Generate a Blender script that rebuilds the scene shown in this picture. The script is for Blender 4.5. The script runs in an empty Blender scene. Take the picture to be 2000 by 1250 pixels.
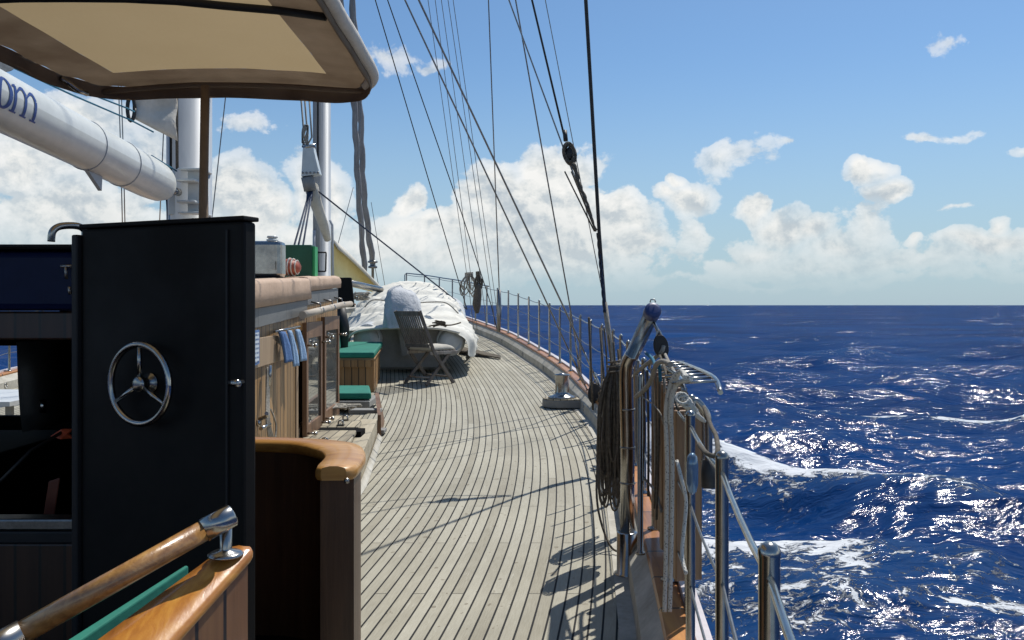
import bpy, math, random
import numpy as np
from mathutils import Vector, Matrix, noise as mn
R = math.radians
random.seed(4)
SC = bpy.context.scene
COL = SC.collection
# ---------------------------------------------------------------- camera
F = 1650.0; EYE = 1.3
cam_d = bpy.data.cameras.new('camera'); cam = bpy.data.objects.new('camera', cam_d); COL.objects.link(cam)
cam.location = (0, 0, EYE); cam.rotation_euler = (R(90), 0, 0)
cam_d.sensor_width = 36.0; cam_d.lens = 36.0 * F / 2000.0
cam_d.shift_y = -(625 - 596) / 2000.0
cam_d.clip_start = 0.05; cam_d.clip_end = 60000
SC.camera = cam
SC.view_settings.view_transform = 'Standard'; SC.view_settings.look = 'None'
SC.view_settings.exposure = 0.0; SC.view_settings.gamma = 1
SC.cycles.use_denoising = True; SC.cycles.max_bounces = 5; SC.cycles.diffuse_bounces = 3; SC.cycles.glossy_bounces = 3; SC.cycles.transmission_bounces = 3; SC.cycles.transparent_max_bounces = 4; SC.cycles.sample_clamp_indirect = 5
# ---------------------------------------------------------------- sun
SUN_AZ, SUN_EL = 38.0, 60.0
sd = bpy.data.lights.new('sun', 'SUN'); sun = bpy.data.objects.new('sun', sd); COL.objects.link(sun)
sd.energy = 4.6; sd.angle = R(0.53); sd.color = (1.0, 0.965, 0.90)
tosun = Vector((math.sin(R(SUN_AZ)) * math.cos(R(SUN_EL)), math.cos(R(SUN_AZ)) * math.cos(R(SUN_EL)), math.sin(R(SUN_EL))))
sun.rotation_euler = tosun.to_track_quat('Z', 'Y').to_euler(); sun.location = (0, 0, 30)
# ---------------------------------------------------------------- node helper
class NT:
    def __init__(s, tree): s.t = tree; s.n = tree.nodes; s.l = tree.links
    def link(s, a, b): s.l.new(a, b)
    def val(s, sock, v):
        if v is None: return
        if hasattr(v, 'is_output'): s.l.new(v, sock)
        else: sock.default_value = v
    def m(s, op, a=None, b=None, c=None, clamp=False):
        n = s.n.new('ShaderNodeMath'); n.operation = op; n.use_clamp = clamp
        s.val(n.inputs[0], a); s.val(n.inputs[1], b); s.val(n.inputs[2], c); return n.outputs[0]
    def vm(s, op, a=None, b=None, c=None):
        n = s.n.new('ShaderNodeVectorMath'); n.operation = op
        s.val(n.inputs[0], a); s.val(n.inputs[1], b)
        if c is not None: s.val(n.inputs[2], c)
        return n.outputs[1] if op in ('LENGTH', 'DOT_PRODUCT') else n.outputs[0]
    def noise(s, vec, scale, detail=4, rough=0.5, dist=0.0, lac=2.0):
        n = s.n.new('ShaderNodeTexNoise'); s.val(n.inputs['Vector'], vec)
        n.inputs['Scale'].default_value = scale; n.inputs['Detail'].default_value = detail
        n.inputs['Roughness'].default_value = rough; n.inputs['Distortion'].default_value = dist
        n.inputs['Lacunarity'].default_value = lac
        return n.outputs[0]
    def noisec(s, vec, scale, detail=2):
        n = s.n.new('ShaderNodeTexNoise'); s.val(n.inputs['Vector'], vec)
        n.inputs['Scale'].default_value = scale; n.inputs['Detail'].default_value = detail
        return n.outputs[1]
    def ramp(s, fac, stops, interp='LINEAR'):
        n = s.n.new('ShaderNodeValToRGB'); n.color_ramp.interpolation = interp
        cr = n.color_ramp
        while len(cr.elements) < len(stops): cr.elements.new(0.5)
        for e, (p, c) in zip(cr.elements, stops):
            e.position = p; e.color = (c[0], c[1], c[2], 1) if hasattr(c, '__len__') else (c, c, c, 1)
        s.val(n.inputs[0], fac); return n.outputs[0]
    def mr(s, v, a, b, c=0.0, d=1.0, smooth=False):
        n = s.n.new('ShaderNodeMapRange'); n.interpolation_type = 'SMOOTHSTEP' if smooth else 'LINEAR'
        s.val(n.inputs[0], v); s.val(n.inputs[1], a); s.val(n.inputs[2], b); s.val(n.inputs[3], c); s.val(n.inputs[4], d)
        return n.outputs[0]
    def mix(s, f, a, b, blend='MIX'):
        n = s.n.new('ShaderNodeMix'); n.data_type = 'RGBA'; n.blend_type = blend
        s.val(n.inputs[0], f)
        for k, v in ((6, a), (7, b)):
            if isinstance(v, (tuple, list)): v = tuple(v) + ((1,) if len(v) == 3 else ())
            s.val(n.inputs[k], v)
        return n.outputs[2]
    def comb(s, x, y, z=0.0):
        n = s.n.new('ShaderNodeCombineXYZ'); s.val(n.inputs[0], x); s.val(n.inputs[1], y); s.val(n.inputs[2], z); return n.outputs[0]
    def sep(s, v):
        n = s.n.new('ShaderNodeSeparateXYZ'); s.val(n.inputs[0], v); return n.outputs
# ---------------------------------------------------------------- world: daylight sky with trade-wind cumulus
W = bpy.data.worlds.new("World"); SC.world = W; W.use_nodes = True
def build_world():
    t = NT(W.node_tree); W.node_tree.nodes.clear()
    out = t.n.new('ShaderNodeOutputWorld')
    sky = t.n.new('ShaderNodeTexSky'); sky.sky_type = 'NISHITA'; sky.sun_disc = False
    sky.sun_elevation = R(SUN_EL); sky.sun_rotation = R(SUN_AZ)
    sky.air_density = 1.0; sky.dust_density = 0.6; sky.ozone_density = 3.0; sky.altitude = 0
    tc = t.n.new('ShaderNodeTexCoord'); d = tc.outputs['Generated']
    x, y, z = t.sep(d)
    az = t.m('ARCTAN2', x, y); el = t.m('ARCSINE', z)
    p0 = t.comb(az, el, 0.0)
    warp = t.noisec(p0, 9.0, 4)
    warp = t.vm('SUBTRACT', warp, (0.5, 0.5, 0.5))
    p = t.vm('ADD', p0, t.vm('MULTIPLY', warp, (0.10, 0.075, 0.0)))
    def ang(px, py):
        X = (px - 1000) / F; Z = (596 - py) / F
        return math.atan2(X, 1), math.atan2(Z, math.sqrt(1 + X * X))
    blobs = [  # px, py, rx, ry, amp
        (1050, 440, 185, 130, 1.25), (1085, 345, 85, 70, 1.0), (965, 385, 90, 85, 1.1), (1180, 440, 100, 70, 1.1), (1240, 478, 80, 45, .8),
        (905, 450, 70, 60, .8), (800, 408, 38, 36, .9), (785, 465, 85, 50, .85), (855, 445, 60, 45, .8), (730, 492, 70, 48, .8),
        (1000, 505, 360, 48, .8), (800, 470, 120, 55, .9), (1345, 455, 46, 60, .42), (1700, 440, 44, 70, .42), (462, 375, 62, 68, 1.0), (505, 425, 60, 55, .9), (625, 400, 65, 85, .95), (600, 470, 120, 60, .8),
        (160, 410, 190, 75, .8), (50, 320, 130, 90, .65), (130, 235, 140, 50, .6), (290, 300, 70, 80, .55), (500, 245, 70, 30, .36),
        (780, 108, 52, 18, .34), (862, 128, 42, 15, .26), (1345, 385, 62, 38, .95), (1300, 376, 48, 20, .7), (1318, 352, 24, 22, .8), (1435, 312, 62, 44, .4),
        (1475, 412, 40, 32, .95), (1530, 445, 80, 34, .85), (1592, 448, 60, 28, .7), (1695, 348, 34, 26, 1.0), (1738, 385, 38, 26, 1.0),
        (1940, 482, 115, 24, .8), (1958, 452, 18, 22, .7), (1790, 475, 24, 16, .6), (1815, 261, 72, 16, .38), (1985, 292, 30, 9, .35),
        (1600, 515, 420, 34, .50), (1500, 548, 600, 20, .34), (1000, 545, 400, 22, .42), (1470, 485, 90, 34, .5), (1825, 68, 30, 12, .2), (1520, 281, 34, 8, .3), (1855, 424, 45, 9, .3), (1650, 480, 90, 30, .5),
        (300, 500, 400, 50, .6)]
    acc = None
    L = []
    for (px, py, rx, ry, amp) in blobs:
        a, e = ang(px, py); q_ = 1.08 if px < 1200 else .98; L.append((a, e, rx * q_ / F, ry * q_ / F, amp))
    rr = random.Random(9)
    for k in range(12):
        a = rr.uniform(0.62, 2 * math.pi - 0.75)
        if a > math.pi: a -= 2 * math.pi
        e = abs(rr.gauss(0, .16)) + .03; s = rr.uniform(.10, .24)
        L.append((a, e, s * 1.4, s * .6, rr.uniform(.5, .95)))
    for (a, e, sx, sy, amp) in L:
        q = t.vm('MULTIPLY_ADD', p, (1 / sx, 1 / sy, 0), (-a / sx, -e / sy, 0))
        ln = t.vm('LENGTH', q)
        c = t.m('MULTIPLY_ADD', ln, -amp, amp)
        if acc is None: acc = c
        else:
            n = t.n.new('ShaderNodeMath'); n.operation = 'SMOOTH_MAX'; t.val(n.inputs[0], acc); t.val(n.inputs[1], c); n.inputs[2].default_value = 0.12
            acc = n.outputs[0]
    cov = acc
    def dens(pp):
        a = t.noise(pp, 10.0, 8, 0.60)
        v = t.n.new('ShaderNodeTexVoronoi'); v.feature = 'SMOOTH_F1'; v.normalize = True
        t.val(v.inputs['Vector'], t.vm('ADD', pp, t.vm('MULTIPLY', warp, (.05, .05, 0))))
        v.inputs['Scale'].default_value = 24; v.inputs['Smoothness'].default_value = .35
        v.inputs['Detail'].default_value = 4; v.inputs['Roughness'].default_value = .62; v.inputs['Lacunarity'].default_value = 2.1
        b = t.m('SUBTRACT', 0.40, v.outputs[0])
        return t.m('ADD', t.m('MULTIPLY', a, .85), t.m('MULTIPLY', b, 0.75))
    pn = t.vm('MULTIPLY', p0, (1.0, 1.2, 1.0))
    n1 = dens(pn)
    n2 = dens(t.vm('ADD', pn, (0.006, 0.011, 0.0)))
    f = t.m('ADD', cov, t.m('MULTIPLY', t.m('SUBTRACT', n1, 0.52), 1.7))
    f2 = t.m('ADD', cov, t.m('MULTIPLY', t.m('SUBTRACT', n2, 0.52), 1.7))
    alpha = t.mr(f, -0.02, 0.15, 0, 1, True)
    lit = t.mr(t.m('SUBTRACT', f, f2), -0.16, 0.16, 0, 1)
    thick = t.mr(f, 0.10, 1.3, 0, 1)
    k = t.m('ADD', t.m('MULTIPLY', lit, 0.62), t.m('MULTIPLY', t.m('SUBTRACT', 1.0, thick), 0.45), clamp=True)
    lown = t.noise(p0, 6.0, 3, .5)
    k = t.m('ADD', k, t.m('MULTIPLY', t.m('SUBTRACT', lown, .46), 1.1), clamp=True)
    ccol = t.ramp(k, [(0.0, (.42, .50, .58)), (0.35, (.60, .66, .70)), (0.65, (.84, .86, .85)), (1.0, (1.02, 1.01, .98))])
    hz = t.mr(el, 0.0, 0.14, 1, 0, True)
    ccol = t.mix(t.m('MULTIPLY', hz, 0.55), ccol, (.58, .67, .70))
    alpha = t.m('MULTIPLY', t.m('MULTIPLY', alpha, t.mr(cov, .05, .55, .5, 1)), t.mr(el, 0.008, 0.062, .12, 1, True))
    skyc = t.mix(1.0, sky.outputs[0], (.80, 1.0, 1.12), 'MULTIPLY')
    b1 = t.n.new('ShaderNodeBackground'); t.val(b1.inputs[0], skyc); b1.inputs[1].default_value = 0.10
    hb = t.n.new('ShaderNodeBackground'); hb.inputs[0].default_value = (.42, .56, .66, 1); hb.inputs[1].default_value = 1.0
    mh = t.n.new('ShaderNodeMixShader'); t.val(mh.inputs[0], t.m('MULTIPLY', t.mr(el, -0.02, 0.30, 1, 0, True), 0.8)); t.link(b1.outputs[0], mh.inputs[1]); t.link(hb.outputs[0], mh.inputs[2])
    b2 = t.n.new('ShaderNodeBackground'); t.val(b2.inputs[0], ccol); b2.inputs[1].default_value = 0.95
    mx = t.n.new('ShaderNodeMixShader'); t.val(mx.inputs[0], alpha); t.link(mh.outputs[0], mx.inputs[1]); t.link(b2.outputs[0], mx.inputs[2])
    t.link(mx.outputs[0], out.inputs[0])
build_world()
W.cycles.sampling_method = 'MANUAL'; W.cycles.sample_map_resolution = 1024
# ---------------------------------------------------------------- materials
def base_mat(name, rough=.6, metal=0.0, spec=.5):
    m = bpy.data.materials.new(name); m.use_nodes = True
    b = m.node_tree.nodes['Principled BSDF']
    b.inputs['Roughness'].default_value = rough; b.inputs['Metallic'].default_value = metal
    b.inputs['Specular IOR Level'].default_value = spec
    return m, NT(m.node_tree), b
def objco(t):
    n = t.n.new('ShaderNodeNewGeometry'); return n.outputs['Position']
def bump(t, b, h, strength=.4, dist=.01):
    n = t.n.new('ShaderNodeBump'); n.inputs['Strength'].default_value = strength; n.inputs['Distance'].default_value = dist
    t.val(n.inputs['Height'], h); t.link(n.outputs[0], b.inputs['Normal'])
def mottled(name, c1, c2, scale=8, rough=.6, metal=0.0, bs=.15, bd=.004, spec=.5, coat=0.0, stretch=(1, 1, 1), r2=None):
    m, t, b = base_mat(name, rough, metal, spec)
    co = t.vm('MULTIPLY', objco(t), stretch)
    n1 = t.noise(co, scale, 6, .6); n2 = t.noise(co, scale * 7, 4, .6)
    f = t.mr(t.m('ADD', t.m('MULTIPLY', n1, .7), t.m('MULTIPLY', n2, .3)), .35, .65)
    t.link(t.mix(f, c1, c2), b.inputs['Base Color'])
    if r2 is not None: t.link(t.mr(n1, .3, .7, rough, r2), b.inputs['Roughness'])
    if bs: bump(t, b, n2, bs, bd)
    if coat: b.inputs['Coat Weight'].default_value = coat; b.inputs['Coat Roughness'].default_value = .12
    return m
def wood(name, c1, c2, c3, along='y', board=None, across='x', rough=.45, coat=0.0, gscale=18, seam=(.01, .008, .006), seamw=.06):
    m, t, b = base_mat(name, rough)
    st = {'x': (.06, 1, 1), 'y': (1, .06, 1), 'z': (1, 1, .06)}[along]
    P = objco(t); co = t.vm('MULTIPLY', P, st)
    g = t.noise(co, gscale * 2.2, 6, .65, .4); g2 = t.noise(co, gscale * .35, 3, .5, .2)
    f = t.mr(t.m('ADD', t.m('MULTIPLY', g, .5), t.m('MULTIPLY', g2, .5)), .36, .64)
    c = t.ramp(f, [(0, c1), (.5, c2), (1, c3)])
    h = g
    if board:
        i = {'x': 0, 'y': 1, 'z': 2}[across]
        u = t.m('DIVIDE', t.sep(P)[i], board)
        fr = t.m('FRACT', u); idx = t.m('FLOOR', u)
        wn = t.n.new('ShaderNodeTexWhiteNoise'); wn.noise_dimensions = '1D'; t.val(wn.inputs['W'], idx)
        sc = t.mr(wn.outputs[0], 0, 1, .75, 1.18)
        c = t.mix(1.0, c, t.comb(sc, sc, sc), 'MULTIPLY')
        sm = t.m('GREATER_THAN', t.m('ABSOLUTE', t.m('SUBTRACT', fr, .5)), .5 - seamw)
        c = t.mix(sm, c, seam); h = t.m('SUBTRACT', t.m('MULTIPLY', g, .2), sm)
    t.link(c, b.inputs['Base Color'])
    bump(t, b, h, .35, .003)
    if coat: b.inputs['Coat Weight'].default_value = coat; b.inputs['Coat Roughness'].default_value = .15
    return m
M = {}
M['steel'] = mottled('stainless_steel', (.46, .44, .41), (.28, .27, .25), 6, .15, 1.0, .05, .001, r2=.3)
M['wire'] = mottled('steel_wire', (.34, .33, .31), (.2, .19, .18), 30, .35, 1.0, 0)
M['bluecap'] = mottled('blue_plastic_cap', (.012, .03, .12), (.02, .045, .16), 9, .45)
M['white'] = mottled('white_gloss_paint', (.66, .68, .65), (.54, .56, .53), 3, .32, 0, .08, .002)
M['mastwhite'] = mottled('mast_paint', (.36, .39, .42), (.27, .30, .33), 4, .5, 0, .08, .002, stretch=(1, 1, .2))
M['offwhite'] = mottled('bulwark_paint', (.50, .47, .40), (.30, .28, .23), 5, .6, 0, .2, .004, r2=.8)
M['hull'] = mottled('hull_paint', (.66, .60, .60), (.5, .45, .45), 4, .35)
M['black'] = mottled('black_paint', (.002, .0018, .0017), (.004, .0038, .0038), 3, .42, 0, .15, .004, spec=.22, r2=.75)
M['blackgrey'] = mottled('dark_grey_frame', (.012, .013, .015), (.018, .019, .021), 5, .5, 0, .1, .002, spec=.25)
M['navy'] = mottled('navy_gelcoat', (.003, .006, .03), (.006, .012, .05), 3, .35, 0, .05, .002, spec=.15)
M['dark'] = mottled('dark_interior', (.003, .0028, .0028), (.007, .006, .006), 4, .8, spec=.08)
M['leather'] = mottled('dark_leather', (.03, .032, .032), (.05, .052, .05), 9, .5)
M['rope_dark'] = mottled('weathered_dark_rope', (.055, .046, .035), (.17, .145, .11), 60, .9, 0, .9, .004)
M['rope_brown'] = mottled('brown_rope', (.10, .075, .05), (.24, .19, .13), 70, .9, 0, .9, .004)
M['rope_grey'] = mottled('grey_rope', (.22, .20, .17), (.42, .39, .33), 70, .9, 0, .9, .004)
M['rope_blue'] = mottled('blue_rope', (.01, .10, .18), (.03, .2, .3), 60, .8, 0, .8, .003)
M['rope_navy'] = mottled('navy_rope', (.01, .02, .05), (.03, .05, .09), 60, .8, 0, .8, .003)
M['rubber'] = mottled('black_rubber', (.012, .012, .012), (.03, .028, .026), 20, .55)
M['green'] = mottled('green_canvas', (.006, .14, .10), (.010, .19, .13), 6, .8, 0, .3, .004)
M['greenpaint'] = mottled('green_paint', (.004, .07, .03), (.008, .10, .05), 5, .5, 0, .1, .002)
M['sunlit_green'] = mottled('sunlit_green_paint', (.02, .30, .09), (.03, .36, .12), 5, .5)  # locker green again, with the sun on its side painted in
M['darkgreen'] = mottled('dark_green_fabric', (.004, .02, .03), (.008, .035, .04), 6, .8)
M['orange'] = mottled('orange_plastic', (.62, .10, .03), (.45, .07, .03), 8, .45)
M['darkorange'] = mottled('dark_orange_plastic', (.16, .035, .012), (.10, .02, .008), 8, .5)
M['redorange'] = mottled('faded_red_buoy', (.42, .10, .05), (.30, .07, .035), 12, .55)
M['yellow'] = mottled('yellow_canvas', (.85, .72, .34), (.76, .62, .26), 3, .75, 0, .3, .01)
M['grey_sail'] = mottled('grey_sail_cover', (.34, .33, .32), (.22, .21, .20), 5, .8, 0, .5, .01, stretch=(1, 1, .4))
M['sail'] = mottled('sail_cloth', (.60, .57, .50), (.46, .43, .36), 4, .8, 0, .4, .01)
M['cover'] = mottled('white_boat_cover', (.70, .68, .61), (.60, .58, .51), 3, .75, 0, .35, .01)
M['tube'] = mottled('inflatable_tube', (.58, .60, .60), (.5, .52, .53), 4, .4)
M['transom'] = mottled('transom_grey', (.20, .195, .18), (.27, .265, .245), 5, .6)
M['greycover'] = mottled('grey_engine_cover', (.54, .55, .56), (.44, .45, .46), 5, .7, 0, .5, .02)
M['canvas_brown'] = mottled('brown_canvas', (.20, .14, .09), (.13, .09, .055), 4, .85, 0, .5, .006)
M['canvas_light'] = mottled('pale_canvas_roll', (.62, .58, .52), (.50, .46, .40), 6, .85, 0, .5, .006)  # paler than the awning border canvas
M['coping'] = mottled('tan_roof_canvas', (.52, .37, .26), (.42, .29, .20), 3, .7, 0, .4, .01)
M['greyband'] = mottled('weathered_grey_ply', (.17, .17, .165), (.12, .12, .115), 5, .5, stretch=(1, .3, 1))
M['towel'] = mottled('light_blue_towel', (.22, .34, .52), (.30, .44, .60), 12, .95, 0, .8, .006)
M['towel_dark'] = mottled('mid_blue_towel', (.07, .14, .30), (.10, .19, .38), 12, .95, 0, .8, .006)
M['cushion'] = mottled('cream_cushion', (.50, .47, .40), (.40, .37, .31), 8, .9, 0, .5, .008)
M['cap_wood'] = wood('varnished_cap', (.24, .07, .012), (.44, .17, .025), (.62, .30, .05), 'y', coat=.7, rough=.35)
M['cap_wood_x'] = wood('varnished_coaming_cap', (.26, .10, .02), (.42, .20, .045), (.58, .31, .085), 'x', coat=.35, rough=.4)
M['rail_wood'] = wood('varnished_handrail', (.19, .085, .025), (.37, .185, .055), (.52, .30, .10), 'y', coat=.8, rough=.3, gscale=30)
M['bulwark_cap'] = wood('bulwark_cap_wood', (.22, .08, .02), (.38, .15, .035), (.52, .23, .05), 'y', board=.34, across='y', coat=.3, rough=.5, seamw=.02)
M['plank_z'] = wood('varnished_vertical_planks', (.16, .07, .025), (.24, .11, .04), (.32, .16, .06), 'z', board=.062, across='y', coat=.35, rough=.4)
M['plank_zx_unlit'] = wood('unlit_vertical_planks', (.025, .010, .005), (.04, .017, .008), (.055, .024, .012), 'z', board=.07, across='x', coat=.3, rough=.45)  # unlit planking, its shade put into the wood colour
M['house_wall'] = wood('deckhouse_planks', (.22, .12, .045), (.32, .19, .08), (.43, .275, .13), 'z', board=.10, across='y', rough=.5)
M['frame_wood'] = wood('door_frame_wood', (.10, .05, .025), (.17, .09, .045), (.26, .15, .08), 'z', rough=.5)
M['frame_light'] = wood('light_frame_wood', (.24, .16, .09), (.33, .23, .14), (.40, .29, .18), 'z', rough=.55)
M['bench_shaded'] = wood('bench_shaded_planks', (.22, .11, .04), (.30, .16, .06), (.38, .21, .09), 'z', board=.085, across='x', rough=.5)  # bench wood darkened to carry the shade on its front
M['bench_sunlit'] = wood('bench_sunlit_planks', (.30, .17, .07), (.38, .22, .10), (.46, .28, .13), 'z', board=.12, across='y', rough=.5)  # same bench wood lightened, sunlight on the starboard side painted in
M['grey_teak'] = wood('weathered_teak', (.26, .22, .15), (.36, .31, .22), (.44, .39, .29), 'y', board=.075, across='x', rough=.75, seamw=.05)
M['grey_teak_p'] = wood('weathered_teak_plain', (.26, .22, .15), (.36, .31, .22), (.44, .39, .29), 'y', rough=.75)
M['handrail_grey'] = wood('sunbleached_handrail', (.30, .25, .19), (.40, .34, .27), (.48, .42, .34), 'y', rough=.7)
M['chair_wood'] = wood('weathered_chair_wood', (.07, .055, .045), (.12, .10, .085), (.19, .165, .14), 'z', rough=.75, gscale=30)
M['chair_light'] = wood('bleached_chair_wood', (.2, .17, .14), (.3, .26, .22), (.4, .36, .31), 'z', rough=.75, gscale=30)
M['ladder_wood'] = wood('ladder_tread_wood', (.11, .055, .022), (.19, .10, .045), (.30, .17, .08), 'z', rough=.5, coat=.2, gscale=30)
m, t, b = base_mat('window_glass', .04, 0, .8); b.inputs['Base Color'].default_value = (.05, .06, .06, 1); b.inputs['Metallic'].default_value = .75; t.link(t.mix(t.noise(objco(t), 2, 2), (.28, .29, .27), (.40, .41, .39)), b.inputs['Base Color']); M['mirror'] = m
m, t, b = base_mat('notice_print', .5)
P = objco(t); q = t.sep(P)
ln = t.m('GREATER_THAN', t.m('FRACT', t.m('MULTIPLY', q[2], 38)), .55); wn = t.noise(t.vm('MULTIPLY', P, (60, 60, 6)), 2, 3)
msk = t.m('MULTIPLY', ln, t.m('GREATER_THAN', wn, .46))
t.link(t.mix(msk, (.55, .60, .64), (.07, .12, .25)), b.inputs['Base Color']); M['notice'] = m
# speckled braid
m, t, b = base_mat('speckled_white_rope', .85)
P = objco(t); v = t.n.new('ShaderNodeTexVoronoi'); t.val(v.inputs['Vector'], t.vm('MULTIPLY', P, (1, 1, .7))); v.inputs['Scale'].default_value = 190
sp = t.m('LESS_THAN', v.outputs[0], .28)
t.link(t.mix(t.m('MULTIPLY', sp, t.m('GREATER_THAN', t.noise(P, 60, 1), .40)), (.56, .54, .48), (.06, .06, .06)), b.inputs['Base Color']); bump(t, b, v.outputs[0], .6, .003); M['rope_white'] = m
# translucent centre panel of the awning
m, t, b = base_mat('translucent_canvas', .9)
P = objco(t); wv = t.noise(t.vm('MULTIPLY', P, (1, 1, 1)), 3.0, 4); fine = t.noise(t.vm('MULTIPLY', P, (3, .5, 1)), 90, 3)
cc = t.mix(t.m('ADD', t.m('MULTIPLY', wv, .6), t.m('MULTIPLY', fine, .4)), (.40, .30, .17), (.33, .24, .125))
t.link(cc, b.inputs['Base Color'])
tr = t.n.new('ShaderNodeBsdfTranslucent'); t.link(cc, tr.inputs[0])
mxs = t.n.new('ShaderNodeMixShader'); mxs.inputs[0].default_value = .50
o = m.node_tree.nodes['Material Output']; t.link(b.outputs[0], mxs.inputs[1]); t.link(tr.outputs[0], mxs.inputs[2]); t.link(mxs.outputs[0], o.inputs[0]); M['canvas_panel'] = m
m, t, b = base_mat('translucent_brown_canvas', .9)
P = objco(t); wv = t.noise(P, 5.0, 5)
cc = t.mix(t.mr(wv, .35, .65), (.25, .18, .115), (.17, .115, .07)); t.link(cc, b.inputs['Base Color']); bump(t, b, wv, .5, .02)
tr = t.n.new('ShaderNodeBsdfTranslucent'); t.link(cc, tr.inputs[0])
mxs = t.n.new('ShaderNodeMixShader'); mxs.inputs[0].default_value = .22
o = m.node_tree.nodes['Material Output']; t.link(b.outputs[0], mxs.inputs[1]); t.link(tr.outputs[0], mxs.inputs[2]); t.link(mxs.outputs[0], o.inputs[0]); M['canvas_hem'] = m
# teak deck (UV: u counts planks, v metres forward; second UV: distance to deck edge)
def deck_mat():
    m, t, b = base_mat('teak_deck', .75, 0, .3)
    uvn = t.n.new('ShaderNodeUVMap'); uvn.uv_map = 'UVMap'; uv2 = t.n.new('ShaderNodeUVMap'); uv2.uv_map = 'Edge'
    u, v, _ = t.sep(uvn.outputs[0]); dist, v2, _ = t.sep(uv2.outputs[0])
    idx = t.m('FLOOR', u); fr = t.m('FRACT', u)
    wn = t.n.new('ShaderNodeTexWhiteNoise'); wn.noise_dimensions = '1D'; t.val(wn.inputs['W'], idx)
    seam = t.mr(t.m('ABSOLUTE', t.m('SUBTRACT', fr, .5)), .415, .435, 0, 1)
    off = t.m('MULTIPLY', t.m('MODULO', idx, 3.0), 0.77)
    bv = t.m('FRACT', t.m('DIVIDE', t.m('ADD', v, off), 2.3))
    bidx = t.m('FLOOR', t.m('DIVIDE', t.m('ADD', v, off), 2.3))
    butt = t.m('MULTIPLY', t.m('LESS_THAN', bv, .0028), .8)
    wn2 = t.n.new('ShaderNodeTexWhiteNoise'); wn2.noise_dimensions = '2D'; t.val(wn2.inputs['Vector'], t.comb(idx, bidx, 0))
    nib = t.m('MULTIPLY', t.m('LESS_THAN', t.m('FRACT', t.m('DIVIDE', v, .42)), .05), t.m('MULTIPLY', t.m('LESS_THAN', dist, .25), t.m('GREATER_THAN', v, 27.6)))
    line = t.m('MAXIMUM', seam, t.m('MAXIMUM', butt, nib))
    co = t.comb(t.m('MULTIPLY', u, .057), t.m('MULTIPLY', v, .07), 0)
    g = t.noise(co, 160, 6, .7, .3); g2 = t.noise(t.comb(t.m('MULTIPLY', u, .057), t.m('MULTIPLY', v, .3), 0), 6, 5, .6)
    st = t.noise(t.comb(t.m('MULTIPLY', u, .057), v, 0), 1.3, 4, .6)
    f = t.m('ADD', t.m('MULTIPLY', g, .45), t.m('ADD', t.m('MULTIPLY', g2, .3), t.m('MULTIPLY', wn2.outputs[0], .18)))
    c = t.ramp(t.mr(f, .3, .68), [(0, (.265, .24, .18)), (.5, (.36, .335, .262)), (1, (.45, .425, .345))])
    sc = t.mr(st, .3, .7, .86, 1.1); c = t.mix(1.0, c, t.comb(sc, sc, sc), 'MULTIPLY')
    spot = t.m('MULTIPLY', t.m('GREATER_THAN', t.noise(t.comb(t.m('MULTIPLY', u, .057), t.m('MULTIPLY', v, .8), 0), 15, 2, .5), .685), .5)
    c = t.mix(spot, c, (.10, .07, .04))
    salt = t.m('MULTIPLY', t.m('GREATER_THAN', t.noise(co, 45, 5, .7), .64), .25); c = t.mix(salt, c, (.6, .58, .5))
    c = t.mix(line, c, (.010, .009, .008))
    t.link(c, b.inputs['Base Color'])
    bump(t, b, t.m('SUBTRACT', t.m('MULTIPLY', g, .35), line), .5, .002)
    return m
M['deck'] = deck_mat()
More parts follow.
